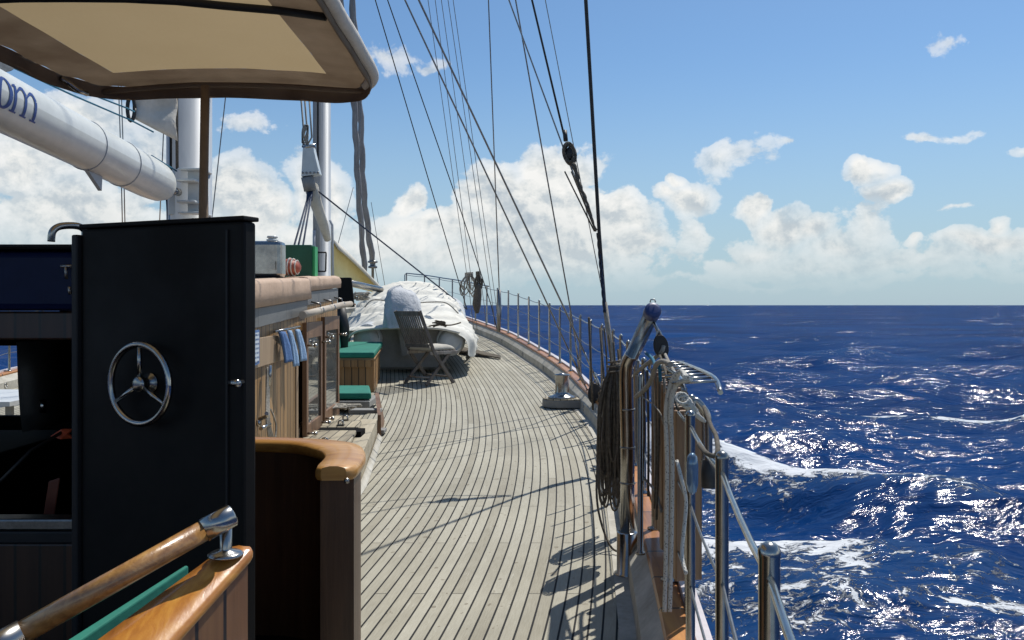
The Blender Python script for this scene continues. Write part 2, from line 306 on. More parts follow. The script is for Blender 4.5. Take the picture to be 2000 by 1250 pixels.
def sea_mat():
    m, t, b = base_mat('sea_water', .5, 0, 0.0)
    P = objco(t)
    a = t.n.new('ShaderNodeAttribute'); a.attribute_name = 'foam_glint'; fo = a.outputs['Fac']
    rot = t.n.new('ShaderNodeMapping'); rot.inputs['Rotation'].default_value = (0, 0, R(14)); rot.inputs['Scale'].default_value = (.42, 1, 0); t.val(rot.inputs[0], P); Q = rot.outputs[0]
    wq = t.vm('ADD', Q, t.vm('MULTIPLY', t.vm('SUBTRACT', t.noisec(P, .9, 3), (.5, .5, .5)), (.7, .7, 0)))
    def ridge(v, sc, det):
        n = t.noise(v, sc, det, .55); return t.m('SUBTRACT', 1.0, t.m('MULTIPLY', t.m('ABSOLUTE', t.m('SUBTRACT', n, .5)), 3.2))
    n1 = ridge(wq, 1.0, 5); n2 = ridge(wq, 3.0, 6); n3 = t.noise(wq, 9.0, 5, .65); n0 = t.noise(wq, .33, 3, .5)
    h = t.m('ADD', t.m('MULTIPLY', n0, 1.2), t.m('ADD', t.m('MULTIPLY', n1, .36), t.m('ADD', t.m('MULTIPLY', n2, .12), t.m('MULTIPLY', n3, .06))))
    v = t.n.new('ShaderNodeTexVoronoi'); v.feature = 'DISTANCE_TO_EDGE'; wp = t.vm('ADD', P, t.vm('MULTIPLY', t.vm('SUBTRACT', t.noisec(P, 2.2, 5), (.5, .5, .5)), (.9, .9, 0)))
    t.val(v.inputs['Vector'], t.vm('MULTIPLY', wp, (.6, 1, 1))); v.inputs['Scale'].default_value = 4.5
    v2 = t.n.new('ShaderNodeTexVoronoi'); v2.feature = 'DISTANCE_TO_EDGE'; t.val(v2.inputs['Vector'], wp); v2.inputs['Scale'].default_value = 14
    fn = t.noise(wp, 4.5, 9, .75); fl = t.noise(t.vm('MULTIPLY', wp, (.5, 1, 1)), 1.1, 4, .6)
    lace = t.m('MAXIMUM', t.mr(v.outputs[0], .0, .10, 1, 0), t.mr(v2.outputs[0], 0, .10, .8, 0))
    thr = t.m('ADD', t.m('MULTIPLY', lace, .30), t.m('ADD', t.m('MULTIPLY', t.m('SUBTRACT', fn, .5), 4.6), t.m('MULTIPLY', t.m('SUBTRACT', fl, .5), 1.2)))
    fm = t.mr(t.m('ADD', thr, t.m('MULTIPLY', fo, .95)), .86, 1.1, 0, 1)
    fm = t.m('MULTIPLY', fm, t.mr(fo, .02, .12, 0, 1), clamp=True)
    deep = t.mix(t.mr(t.noise(P, .07, 4), .35, .65), (.0018, .018, .082), (.0036, .036, .14))
    deep = t.mix(t.m('MULTIPLY', fo, .22, clamp=True), deep, (.02, .09, .20))
    t.link(t.mix(fm, deep, (.60, .62, .64)), b.inputs['Base Color'])
    bn = t.n.new('ShaderNodeBump'); bn.inputs['Strength'].default_value = 1.0; bn.inputs['Distance'].default_value = .17
    t.val(bn.inputs['Height'], t.m('ADD', h, t.m('MULTIPLY', fm, .2))); t.link(bn.outputs[0], b.inputs['Normal'])
    sl = None
    for sc_, am, o_ in ((1.3, .14, 17), (4.5, .18, 31)):
        q_ = t.vm('MULTIPLY', t.vm('SUBTRACT', t.noisec(t.vm('ADD', wq, (o_, o_ * .3, 0)), sc_, 1), (.5, .5, .5)), (am * .7, am * 1.1, 0))
        sl = q_ if sl is None else t.vm('ADD', sl, q_)
    # small flat facets tilted at random to catch sun glints; cells enlarged with distance
    rad = t.vm('LENGTH', t.vm('MULTIPLY', P, (1, 1, 0)))
    cellc = None; pat = None
    for sc_, r0, r1, po in ((13., 0, 0, 1.1), (6.5, 16, 26, .6), (2.8, 40, 60, .16), (1.0, 90, 150, .05), (.3, 350, 700, .012)):
        vo = t.n.new('ShaderNodeTexVoronoi'); vo.feature = 'F1'; t.val(vo.inputs['Vector'], wq); vo.inputs['Scale'].default_value = sc_
        c_ = t.vm('SUBTRACT', vo.outputs['Color'], (.5, .5, .5)); pn_ = t.noise(wq, po, 5, .62)
        if cellc is None: cellc = c_; pat = pn_
        else:
            f_ = t.mr(rad, r0, r1, 0, 1); cellc = t.mix(f_, cellc, c_); pat = t.mix(f_, pat, pn_)
    pa = t.mr(t.m('ADD', pat, t.mr(rad, 30, 110, 0, .105)), .60, .70, .20, 1.45)
    sl = t.vm('ADD', sl, t.vm('MULTIPLY', cellc, t.comb(pa, pa, 0)))
    NN = t.vm('NORMALIZE', t.vm('ADD', bn.outputs[0], sl))
    gl = t.n.new('ShaderNodeBsdfGlossy'); t.link(NN, gl.inputs['Normal']); gl.inputs['Roughness'].default_value = .11
    fr = t.n.new('ShaderNodeFresnel'); fr.inputs[0].default_value = 1.333; t.link(bn.outputs[0], fr.inputs['Normal'])
    fac = t.m('MULTIPLY', t.m('MINIMUM', fr.outputs[0], .10), t.m('SUBTRACT', 1.0, fm))
    mx = t.n.new('ShaderNodeMixShader'); t.val(mx.inputs[0], fac); t.link(b.outputs[0], mx.inputs[1]); t.link(gl.outputs[0], mx.inputs[2])
    t.link(mx.outputs[0], m.node_tree.nodes['Material Output'].inputs[0])
    return m
M['sea'] = sea_mat()
# ---------------------------------------------------------------- geometry helpers
def P(px, py, Y): return Vector(((px - 1000) / F * Y, Y, EYE + (596 - py) / F * Y))
WL = {}
def smooth_path(pts, n=6):
    pts = [Vector(p) for p in pts]
    if len(pts) < 3: return pts
    out = []
    for i in range(len(pts) - 1):
        p0 = pts[max(i - 1, 0)]; p1 = pts[i]; p2 = pts[i + 1]; p3 = pts[min(i + 2, len(pts) - 1)]
        for k in range(n):
            s = k / n
            out.append(.5 * ((2 * p1) + (p2 - p0) * s + (2 * p0 - 5 * p1 + 4 * p2 - p3) * s * s + (3 * p1 - p0 - 3 * p2 + p3) * s ** 3))
    out.append(pts[-1]); return out
class MB:
    def __init__(s): s.v = []; s.f = []; s.sm = []; s.uv = None
    def add(s, vs, fs, smooth=False):
        o = len(s.v); s.v += [Vector(v) for v in vs]; s.f += [tuple(i + o for i in f) for f in fs]; s.sm += [smooth] * len(fs); return s
    def box(s, a, b, M4=None):
        x0, y0, z0 = a; x1, y1, z1 = b
        vs = [Vector(p) for p in ((x0, y0, z0), (x1, y0, z0), (x1, y1, z0), (x0, y1, z0), (x0, y0, z1), (x1, y0, z1), (x1, y1, z1), (x0, y1, z1))]
        if M4: vs = [M4 @ v for v in vs]
        return s.add(vs, [(0, 3, 2, 1), (4, 5, 6, 7), (0, 1, 5, 4), (1, 2, 6, 5), (2, 3, 7, 6), (3, 0, 4, 7)])
    def hexa(s, pts):  # 4 bottom (ccw), 4 top
        return s.add(pts, [(0, 3, 2, 1), (4, 5, 6, 7), (0, 1, 5, 4), (1, 2, 6, 5), (2, 3, 7, 6), (3, 0, 4, 7)])
    def tube(s, pts, r, n=10, cap=True, sm=0):
        if sm: 
            m = len(pts); pts = smooth_path(pts, sm)
            if hasattr(r, '__len__'):
                r = [np.interp(i / (len(pts) - 1) * (m - 1), range(m), r) for i in range(len(pts))]
        pts = [Vector(p) for p in pts]
        rs = r if hasattr(r, '__len__') else [r] * len(pts)
        T = []
        for i in range(len(pts)):
            a = pts[max(i - 1, 0)]; b = pts[min(i + 1, len(pts) - 1)]; d = (b - a); T.append(d.normalized() if d.length > 1e-9 else Vector((0, 0, 1)))
        up = Vector((0, 0, 1)) if abs(T[0].z) < .9 else Vector((1, 0, 0))
        nrm = (up - T[0] * up.dot(T[0])).normalized(); vs = []; fs = []
        for i, p in enumerate(pts):
            nrm = (nrm - T[i] * nrm.dot(T[i])); nrm = nrm.normalized() if nrm.length > 1e-6 else T[i].orthogonal().normalized()
            bi = T[i].cross(nrm)
            for k in range(n):
                a = 2 * math.pi * k / n; vs.append(p + (nrm * math.cos(a) + bi * math.sin(a)) * rs[i])
        for i in range(len(pts) - 1):
            for k in range(n):
                fs.append((i * n + k, i * n + (k + 1) % n, (i + 1) * n + (k + 1) % n, (i + 1) * n + k))
        s.add(vs, fs, True)
        if cap:
            o = len(s.v) - len(vs)
            s.f.append(tuple(o + k for k in range(n))[::-1]); s.sm.append(False)
            s.f.append(tuple(o + (len(pts) - 1) * n + k for k in range(n))); s.sm.append(False)
        return s
    def lathe(s, c, prof, n=20, ax=(0, 0, 1), smooth=True):  # prof: (r, h)
        ax = Vector(ax).normalized(); e1 = ax.orthogonal().normalized(); e2 = ax.cross(e1); c = Vector(c); vs = []; fs = []
        for r, h in prof:
            for k in range(n):
                a = 2 * math.pi * k / n; vs.append(c + ax * h + (e1 * math.cos(a) + e2 * math.sin(a)) * max(r, 1e-4))
        for i in range(len(prof) - 1):
            for k in range(n): fs.append((i * n + k, i * n + (k + 1) % n, (i + 1) * n + (k + 1) % n, (i + 1) * n + k))
        fs.append(tuple(range(n))[::-1]); fs.append(tuple((len(prof) - 1) * n + k for k in range(n)))
        return s.add(vs, fs, smooth)
    def prism(s, poly, z0, z1, M4=None):
        n = len(poly); vs = [Vector((x, y, z0)) for x, y in poly] + [Vector((x, y, z1)) for x, y in poly]
        if M4: vs = [M4 @ v for v in vs]
        return s.add(vs, [tuple(range(n))[::-1], tuple(range(n, 2 * n))] + [(k, (k + 1) % n, n + (k + 1) % n, n + k) for k in range(n)])
    def grid(s, rows, smooth=True):
        nr = len(rows); nc = len(rows[0]); vs = [v for r in rows for v in r]
        return s.add(vs, [(i * nc + k, i * nc + k + 1, (i + 1) * nc + k + 1, (i + 1) * nc + k) for i in range(nr - 1) for k in range(nc - 1)], smooth)
    def sphere(s, c, r, n=14, sc=(1, 1, 1)):
        vs = []; fs = []; m = n // 2; c = Vector(c)
        for i in range(m + 1):
            th = math.pi * i / m
            for k in range(n):
                a = 2 * math.pi * k / n; vs.append(c + Vector((r * sc[0] * math.sin(th) * math.cos(a), r * sc[1] * math.sin(th) * math.sin(a), r * sc[2] * math.cos(th))))
        for i in range(m):
            for k in range(n): fs.append((i * n + k, (i + 1) * n + k, (i + 1) * n + (k + 1) % n, i * n + (k + 1) % n))
        return s.add(vs, fs, True)
    def build(s, name, mat, parent=None, bevel=0.0, local=False, solid=0.0, sub=0, label=None):
        me = bpy.data.meshes.new(name)
        if local: org = Vector((0, 0, 0)); loc = Vector((0, 0, 0)); wl = WL.get(parent.name, Vector()) if parent else Vector()
        elif parent is not None: org = WL[parent.name]; loc = Vector((0, 0, 0)); wl = org
        else:
            xs = [v.x for v in s.v]; ys = [v.y for v in s.v]; zs = [v.z for v in s.v]
            org = Vector(((min(xs) + max(xs)) / 2, (min(ys) + max(ys)) / 2, min(zs))); loc = org; wl = org
        me.from_pydata([v - org for v in s.v], [], s.f); me.update()
        me.polygons.foreach_set('use_smooth', s.sm)
        me.materials.append(M[mat])
        o = bpy.data.objects.new(name, me); COL.objects.link(o); o.location = loc
        if parent is not None: o.parent = parent
        WL[o.name] = wl
        if solid: md = o.modifiers.new('thickness', 'SOLIDIFY'); md.thickness = solid; md.offset = -1
        if bevel: md = o.modifiers.new('bevel', 'BEVEL'); md.width = bevel; md.segments = 2; md.limit_method = 'ANGLE'; md.angle_limit = R(40)
        if sub: md = o.modifiers.new('subsurf', 'SUBSURF'); md.levels = sub; md.render_levels = sub
        if label: o['label'] = label
        return o
def tag(o, label, cat, group=None, kind=None):
    if label: o['label'] = label
    if cat: o['category'] = cat
    if group: o['group'] = group
    if kind: o['kind'] = kind
    return o
def thing(name, label, cat, loc, group=None, rz=0):
    o = bpy.data.objects.new(name, None); COL.objects.link(o); o.location = loc; o.rotation_euler = (0, 0, rz); o.empty_display_size = .1
    WL[o.name] = Vector(loc); return tag(o, label, cat, group)
def dup(root, loc, label=None):
    r = root.copy(); COL.objects.link(r); r.location = loc
    if label: r['label'] = label
    for ch in list(root.children):
        c = ch.copy(); COL.objects.link(c); c.parent = r
        for g in ch.children: d = g.copy(); COL.objects.link(d); d.parent = c
    return r
interp = np.interp
# ---------------------------------------------------------------- ship lines
SHY = [-8, 2.5, 5, 7.9, 9.7, 11.5, 13.3, 15.2, 16.6, 19.2, 21.1, 23]
SHZ = [.05, 0, .03, .108, .19, .31, .43, .60, .71, .95, 1.17, 1.4]
def sheer(y): return float(interp(y, SHY, SHZ))
RY = [-8, -3, 0, 1.18, 1.94, 2.68, 3.4, 4.2, 5, 6, 7, 7.9, 8.65, 9.4, 10.1, 10.8, 11.5, 12.2, 12.95, 13.7, 14.4, 15.2, 16.6, 18, 18.6, 19.2, 20, 20.6, 21.1]
RX = [-1.1, -.42, .14, .357, .482, .56, .63, .70, .77, .85, .91, .945, .91, .86, .81, .755, .66, .56, .43, .285, .12, -.06, -.48, -1.0, -1.26, -1.56, -2.02, -2.55, -3.05]
def railx(y): return float(interp(y, RY, RX))
# smooth the rail line
_yy = np.linspace(-8, 21.1, 583); _xx = np.interp(_yy, RY, RX)
for _ in range(60): _xx[1:-1] = (_xx[:-2] + 2 * _xx[1:-1] + _xx[2:]) / 4
def railx(y): return float(np.interp(y, _yy, _xx))
def xc(y): return -2.58 - .0535 * (y - 6)
def rail_pt(y, side=1, off=0.0, z=0.0):
    """point on the rail line, off = metres inboard, z above deck"""
    dx = (railx(min(y + .05, 21.1)) - railx(y - .05)) / .1 if y < 21.05 else (railx(21.1) - railx(21.0)) / .1
    n = Vector((-1, dx, 0)).normalized()       # inboard normal
    p = Vector((railx(y), y, 0)) + n * off
    if side < 0: p.x = 2 * xc(p.y) - p.x
    return Vector((p.x, p.y, sheer(p.y) + z))
# ---------------------------------------------------------------- sea
def build_sea():
    Z0 = -1.5
    az = np.radians(np.concatenate([np.linspace(-180, -48, 90, endpoint=False), np.linspace(-48, -8, 150, endpoint=False), np.linspace(-8, 40, 760, endpoint=False), np.linspace(40, 180, 110)]))
    rr = []
    p = 1150.0
    while p > 0.14:
        rr.append(2.8 * F / p); p -= max(min(2.0, p * .02), .02) if p < 400 else 2.6
    r = np.array(rr)
    A, Rr = np.meshgrid(az, r); X = np.sin(A) * Rr; Y = np.cos(A) * Rr
    rng = np.random.RandomState(7)
    H = np.zeros_like(X); DX = np.zeros_like(X); DY = np.zeros_like(X)
    cell = np.maximum(Rr * .0012, Rr ** 2 / (2.8 * F) * 2.0)
    lams = np.exp(rng.uniform(np.log(.28), np.log(15), 140))
    for lam in lams:
        th = rng.normal(math.radians(-70), .75)       # direction of travel, measured from +X
        k = 2 * math.pi / lam; kx, ky = k * math.cos(th), k * math.sin(th)
        amp = (.0046 if lam < 2 else .0066) * lam ** .82 * rng.uniform(.5, 1.3); ph = rng.uniform(0, 6.28)
        w = np.clip(lam / (2.6 * cell) - .7, 0, 1)
        arg = kx * X + ky * Y + ph; amp = amp * w
        H += amp * np.cos(arg); q = .85
        DX -= q * amp * math.cos(th) * np.sin(arg); DY -= q * amp * math.sin(th) * np.sin(arg)
    def seg(ax, ay, bx, by, w, taper=.6):
        dx, dy = bx - ax, by - ay; L2 = dx * dx + dy * dy
        t = np.clip(((X - ax) * dx + (Y - ay) * dy) / L2, -0.0, 1.0)
        d = np.hypot(X - (ax + t * dx), Y - (ay + t * dy))
        return np.exp(-(d / w) ** 2) * (1 - taper * t)
    foam_glint = np.zeros_like(X)
    # bow wave thrown out from the hull and the crests behind it
    H += .62 * seg(2.6, 14.9, 7.4, 11.0, .9, .55) - .25 * seg(2.4, 12.9, 6.4, 9.7, 1.0, .5); foam_glint += 1.15 * seg(2.0, 14.6, 4.3, 13.6, 1.0, .4) + 1.15 * seg(4.0, 13.8, 6.6, 11.7, .30, .4)
    H += .36 * seg(1.8, 10.0, 4.3, 8.2, .6, .5); foam_glint += 1.0 * seg(1.8, 10.0, 3.3, 9.0, .45, .2) + .7 * seg(3.2, 9.0, 3.2, 7.9, .18, .3)
    foam_glint += .80 * seg(2.2, 13.0, 1.6, 4.0, 1.0, .25) + .75 * seg(3.7, 6.9, 4.2, 6.8, .16, .1)
    for (a, b, c, d, w, k) in ((7.4, 21.8, 9.6, 21.0, .34, 1.5), (10.4, 20.4, 12.4, 19.5, .32, 1.5), (12.9, 19.1, 14.2, 18.3, .16, 1.2)):  # white streaks painted in for sun sparkle on these crests
        H += .22 * seg(a, b, c, d, 1.1, .2); foam_glint += k * seg(a, b, c, d, w, .3)
    foam_glint += np.clip((H - .26) * 2.2, 0, .45) * (Rr < 60)
    X2 = X + DX; Y2 = Y + DY
    n = X.size; nr, nc = X.shape
    co = np.empty((n, 3), np.float32); co[:, 0] = X2.ravel(); co[:, 1] = Y2.ravel(); co[:, 2] = H.ravel()
    i = np.arange(nr - 1)[:, None] * nc + np.arange(nc - 1)[None, :]
    fs = np.stack([i, i + nc, i + nc + 1, i + 1], -1).reshape(-1, 4)
    me = bpy.data.meshes.new('sea'); me.vertices.add(n); me.vertices.foreach_set('co', co.ravel())
    me.loops.add(fs.size); me.loops.foreach_set('vertex_index', fs.ravel().astype(np.int32))
    me.polygons.add(len(fs)); me.polygons.foreach_set('loop_start', np.arange(0, fs.size, 4, dtype=np.int32)); me.polygons.foreach_set('loop_total', np.full(len(fs), 4, np.int32))
    me.update(calc_edges=True); me.polygons.foreach_set('use_smooth', np.ones(len(fs), bool))
    at = me.attributes.new('foam_glint', 'FLOAT', 'POINT'); at.data.foreach_set('value', foam_glint.ravel().astype(np.float32))
    me.materials.append(M['sea']); o = bpy.data.objects.new('sea', me); COL.objects.link(o); o.location = (0, 0, Z0)
    if me.polygons[0].normal.z < 0: me.flip_normals()
    tag(o, 'deep blue open sea with wind ripples, sun glints, wake along the hull and some glints painted white', None, kind='structure')
build_sea()
# ---------------------------------------------------------------- deck
CYT = [-8, 0, 1, 2, 3.28, 4.3, 5.2, 6, 7, 8, 9.4, 10.6, 12.7, 14.1, 16.6, 19, 21.1]
CXT = [-1.2, -.72, -.52, -.33, -.13, .0, .075, .12, .15, .13, .045, -.07, -.37, -.62, -1.25, -2.2, -3.6]
_cx = np.interp(_yy, CYT, CXT)
for _ in range(160): _cx[1:-1] = (_cx[:-2] + 2 * _cx[1:-1] + _cx[2:]) / 4
def build_deck():
    rows = []; uvs = []; ed = []
    ys = list(np.arange(-3, 21.05, .12))
    NX = 40
    for y in ys:
        a = rail_pt(y, 1, .07).x; b = rail_pt(y, -1, .07).x
        if b > a - .02: b = a - .02
        for k in range(NX + 1):
            x = a + (b - a) * (k / NX) ** 1.6
            rows.append((x, y, sheer(y))); uvs.append(((x - float(np.interp(y, _yy, _cx))) / .057 + 500.5, y + 20)); ed.append((a - .05 - x, y))
    n = NX + 1
    fs = [(i * n + k, i * n + k + 1, (i + 1) * n + k + 1, (i + 1) * n + k) for i in range(len(ys) - 1) for k in range(NX)]
    fs = [f[::-1] for f in fs]
    me = bpy.data.meshes.new('deck'); me.from_pydata(rows, [], fs); me.update()
    for nm, src in (('UVMap', uvs), ('Edge', ed)):
        l = me.uv_layers.new(name=nm)
        for lp in me.loops: l.data[lp.index].uv = src[lp.vertex_index]
    for p in me.polygons: p.use_smooth = True
    me.materials.append(M['deck']); o = bpy.data.objects.new('deck', me); COL.objects.link(o)
    if me.polygons[0].normal.z < 0: me.flip_normals()
    tag(o, 'sun-bleached teak planked side deck with black caulked seams', None, kind='structure')
build_deck()
mb = MB(); ys = list(np.arange(-3, 20.6, .2))
mb.grid([[rail_pt(y, 1, .20, .005), rail_pt(y, 1, .11, .005)] for y in ys]); o = mb.build('margin_plank', 'offwhite'); tag(o, 'grey painted waterway strip between teak deck and bulwark', None, kind='structure')
# hull shell
mb = MB(); ys = list(np.arange(-3, 21.2, .3))
for side in (1, -1):
    rows = []
    for y in ys:
        p = rail_pt(y, side, -.07, .12); fl = max(0, (y - 8) / 13) * .9
        q = rail_pt(y, side, .25 + fl, 0); q.z = -1.7; m2 = (p + q) / 2; m2 += (p - q).normalized() * 0; m2.x += side * .12
        rows.append([p, m2, q])
    mb.grid(rows)
rows = [[rail_pt(-3, s_, -.07, .12) for s_ in (1, -1)], [Vector((rail_pt(-3, s_, .25).x, -3, -1.7)) for s_ in (1, -1)]]; mb.grid(rows)
tag(mb.build('hull', 'hull'), 'pale painted hull side of the sailing ship below the bulwark', 'ship hull')
# bulwarks and their caps
def bulwark(side, label):
    y0, y1 = -3, 20.9; ys = list(np.arange(y0, y1, .2)) + [y1]
    t = thing('bulwark', label, 'bulwark', rail_pt(6, side, .05, 0))
    mb = MB()
    prof = [(.135, -.02), (.13, .10), (.06, .17), (-.07, .16), (-.075, -.10)]
    mb.grid([[rail_pt(y, side, o_, z_) for o_, z_ in prof] for y in ys], False); mb.build('wall', 'offwhite', t)
    mb = MB(); prof = [(.062, .165), (.066, .185), (.058, .196), (-.02, .196), (-.03, .19), (-.03, .155), (.062, .165)]
    mb.grid([[rail_pt(y, side, o_, z_) for o_, z_ in prof] for y in ys], False); mb.build('cap_rail', 'bulwark_cap', t)
    mb = MB(); prof = [(-.032, .155), (-.032, .215), (-.085, .215), (-.09, .08), (-.032, .08)]
    mb.grid([[rail_pt(y, side, o_, z_) for o_, z_ in prof] for y in ys], False); mb.build('rubbing_strake', 'hull', t)
    mb = MB(); 
    for y in np.arange(1.2, 16, 1.55):
        mb = MB(); c = rail_pt(y, side, .133, .06); q = rail_pt(y + .1, side, .133, .06)
        d = (q - c).normalized(); mb.tube([c + d * .03 * math.cos(a) + Vector((0, 0, .03 * math.sin(a))) for a in np.linspace(0, 6.29, 15)], .006, 6); mb.build('fairlead_ring', 'steel', t)
    return t
bulwark(1, 'low cream bulwark with orange varnished cap along the starboard side deck')
bulwark(-1, 'far port side bulwark seen through the wheelhouse opening')
# guard rails
def guardrail(side, label, y_from, n):
    t = thing('guard_rail', label, 'guard rail', rail_pt(6, side, 0, .2))
    ys = [y_from]
    while len(ys) < n:
        y = ys[-1]; sgn = .75
        dx = (railx(min(y + .2, 21.1)) - railx(min(y + .2, 21.1) - .2)) / .2; y2 = y + .745 / math.sqrt(1 + dx * dx)
        if y2 > 21.0: break
        ys.append(y2)
    for i, y in enumerate(ys):
        b = rail_pt(y, side, .0, .195); top = rail_pt(y, side, 0, .955)
        mb = MB(); mb.lathe(b, [(.034, 0), (.034, .006), (.016, .012), (.0148, .02), (.0148, top.z - b.z - .004), (.0155, top.z - b.z), (.0155, top.z - b.z + .006), (.011, top.z - b.z + .014), (.004, top.z - b.z + .018)], 14)
        mb.build('stanchion', 'steel', t)
    for h, r in ((.925, .0052), (.68, .004), (.43, .004)):
        fine = []
        for a, b in zip(ys[:-1], ys[1:]):
            pa, pb = rail_pt(a, side, 0, h), rail_pt(b, side, 0, h)
            for s in (0, .25, .5, .75): p = pa.lerp(pb, s); p.z -= .012 * 4 * s * (1 - s); fine.append(p)
        fine.append(rail_pt(ys[-1], side, 0, h)); MB().tube(fine, r if h < .9 else .0062, 8).build('lifeline', 'steel' if h > .9 else 'wire', t)
    # solid pulpit top rail at the bow end
    yb = [y for y in ys if y > 16.4]
    MB().tube([rail_pt(y, side, 0, .965) for y in np.linspace(16.5, ys[-1], 24)] + [rail_pt(ys[-1], side, .05, .93), rail_pt(ys[-1], side, .06, .2)], .013, 8).build('pulpit_rail', 'steel', t)
    return t, ys
gr, YS = guardrail(1, 'stainless stanchions and wire lifelines along the starboard rail and bow', -.32, 40)
guardrail(-1, 'port side guard rail of steel posts seen beyond the wheelhouse', -.32, 40)
# ---------------------------------------------------------------- starboard deck fittings
def winch():
    c = P(1098, 785, 9.35); s0 = sheer(9.35)
    t = thing('deck_winch', 'chrome capstan drum on a dark teardrop pad by the bulwark', 'winch', (c.x, 9.35, s0))
    x, y = c.x, 9.35
    poly = [(x + .30, y + .22), (x + .02, y + .22)] + [(x - .02 + .20 * math.cos(a), y + .02 + .20 * math.sin(a)) for a in np.linspace(math.pi * .5, math.pi * 1.45, 12)] + [(x + .26, y - .17)]
    MB().prism(poly[::1], s0 + .004, s0 + .085).build('pad', 'transom', t, bevel=.008)
    MB().prism([(px_ * .97 + x * .03, py_ * .97 + y * .03) for px_, py_ in poly], s0 + .086, s0 + .10).build('pad_top', 'grey_teak', t)
    MB().lathe((x, y, s0 + .10), [(.16, 0), (.155, .018), (.11, .03), (.085, .045), (.078, .07), (.075, .16), (.078, .235), (.086, .25), (.086, .262), (.03, .268), (.028, .275), (.012, .276)], 28).build('drum', 'steel', t)
winch()
def davit():
    b = P(1225, 1133, 4.02); s0 = sheer(4.02)
    t = thing('boarding_davit', 'bent chrome davit tube with blue end cap above the rail', 'davit', (b.x, 4.02, s0))
    MB().lathe((b.x, 4.02, s0), [(.062, 0), (.062, .01), (.05, .014), (.05, .20), (.046, .205), (.036, .206)], 24).build('base_socket', 'steel', t)
    tip = P(1275, 607, 3.62); bend = P(1224, 705, 4.0)
    pts = [(b.x, 4.02, s0 + .2), (b.x + .002, 4.02, .6), (bend.x, 4.02, bend.z - .10), (bend.x + .004, 4.01, bend.z - .02), (bend.x + .03, 3.97, bend.z + .045), tuple(tip)]
    d = (Vector(tip) - Vector(pts[-2])).normalized()
    MB().tube(pts[:3] + smooth_path(pts[2:5], 5)[1:] + [tip], .034, 18).build('tube', 'steel', t)
    MB().lathe(tip, [(.0365, -.03), (.0365, .006), (.034, .012), (.02, .014)], 20, d).build('end_cap', 'bluecap', t)
    k = tip + Vector((.0, 0, .036)); MB().tube([k + Vector((-.012, 0, 0)), k + Vector((-.008, 0, .012)), k + Vector((.008, 0, .012)), k + Vector((.012, 0, 0))], .003, 6).build('eye', 'steel', t)
    for z in (.45, .62, .8): MB().lathe((b.x + .002, 4.02, z), [(.037, 0), (.037, .008)], 18).build('band', 'wire', t)
    return b, bend, tip
DB, DBEND, DTIP = davit()
# second thick post close by the davit
o = MB().lathe((.565, 3.72, sheer(3.7) + .19), [(.022, 0), (.022, .01), (.013, .015), (.013, .78), (.010, .79), (.004, .795)], 16).build('fender_post', 'steel'); tag(o, 'short stout chrome post directly in front of the davit among hanging ropes', 'post')
def ladder():
    t = thing('boarding_ladder', 'folded boarding ladder of upright wooden treads lashed to the rail', 'boarding ladder', (.68, 3.4, .2))
    rnd = random.Random(3)
    n = 14
    for i in range(n):
        y = 3.98 - i * .074; x = railx(y) + .035 + rnd.uniform(-.006, .006); z0 = .30 + rnd.uniform(-.02, .02); z1 = 1.00 - .006 * i + rnd.uniform(-.01, .01)
        Mx = Matrix.Translation((x, y, 0)) @ Matrix.Rotation(R(14 + rnd.uniform(-4, 4)), 4, 'Z')
        MB().box((-.055, -.014, z0), (.045, .014, z1), Mx).build('tread', 'ladder_wood', t, bevel=.004)
    for dx in (-.03, .09):
        pts = [(railx(4.0) + dx, 4.0, 1.0), (railx(3.9) + dx, 3.9, 1.035), (railx(3.4) + dx + .02, 3.4, 1.045), (railx(2.95) + dx + .03, 2.95, 1.045), (railx(2.8) + dx + .03, 2.8, 1.01)]
        MB().tube(pts, .009, 8, sm=4).build('side_rail', 'steel', t)
    for k in range(8):
        y = 3.85 - k * .14; x = railx(y); MB().tube([(x - .035, y, 1.035), (x + .11, y - .03, 1.045)], .005, 8).build('rung', 'steel', t)
    return t
ladder()
# chrome hoops outboard of the rail
t = thing('gangway_hoop', 'polished steel hoop handles standing outboard of the rail', 'hoop', (.74, 2.9, .3))
for i, (y, dx) in enumerate(((2.78, .03), (2.9, .045))):
    x = railx(y)
    MB().tube([(x + .02, y, .25), (x + .02, y, .86), (x + .022, y, .93), (x + .03, y, .985), (x + .055, y, .965), (x + .075, y, .925), (x + .078, y, .82), (x + .075, y, .76)], .013 if i == 0 else .009, 12, sm=4).build('hoop', 'steel', t)
MB().lathe((railx(2.78) + .077, 2.78, .74), [(.022, -.04), (.024, 0), (.02, .05)], 12).build('clamp', 'rubber', t)
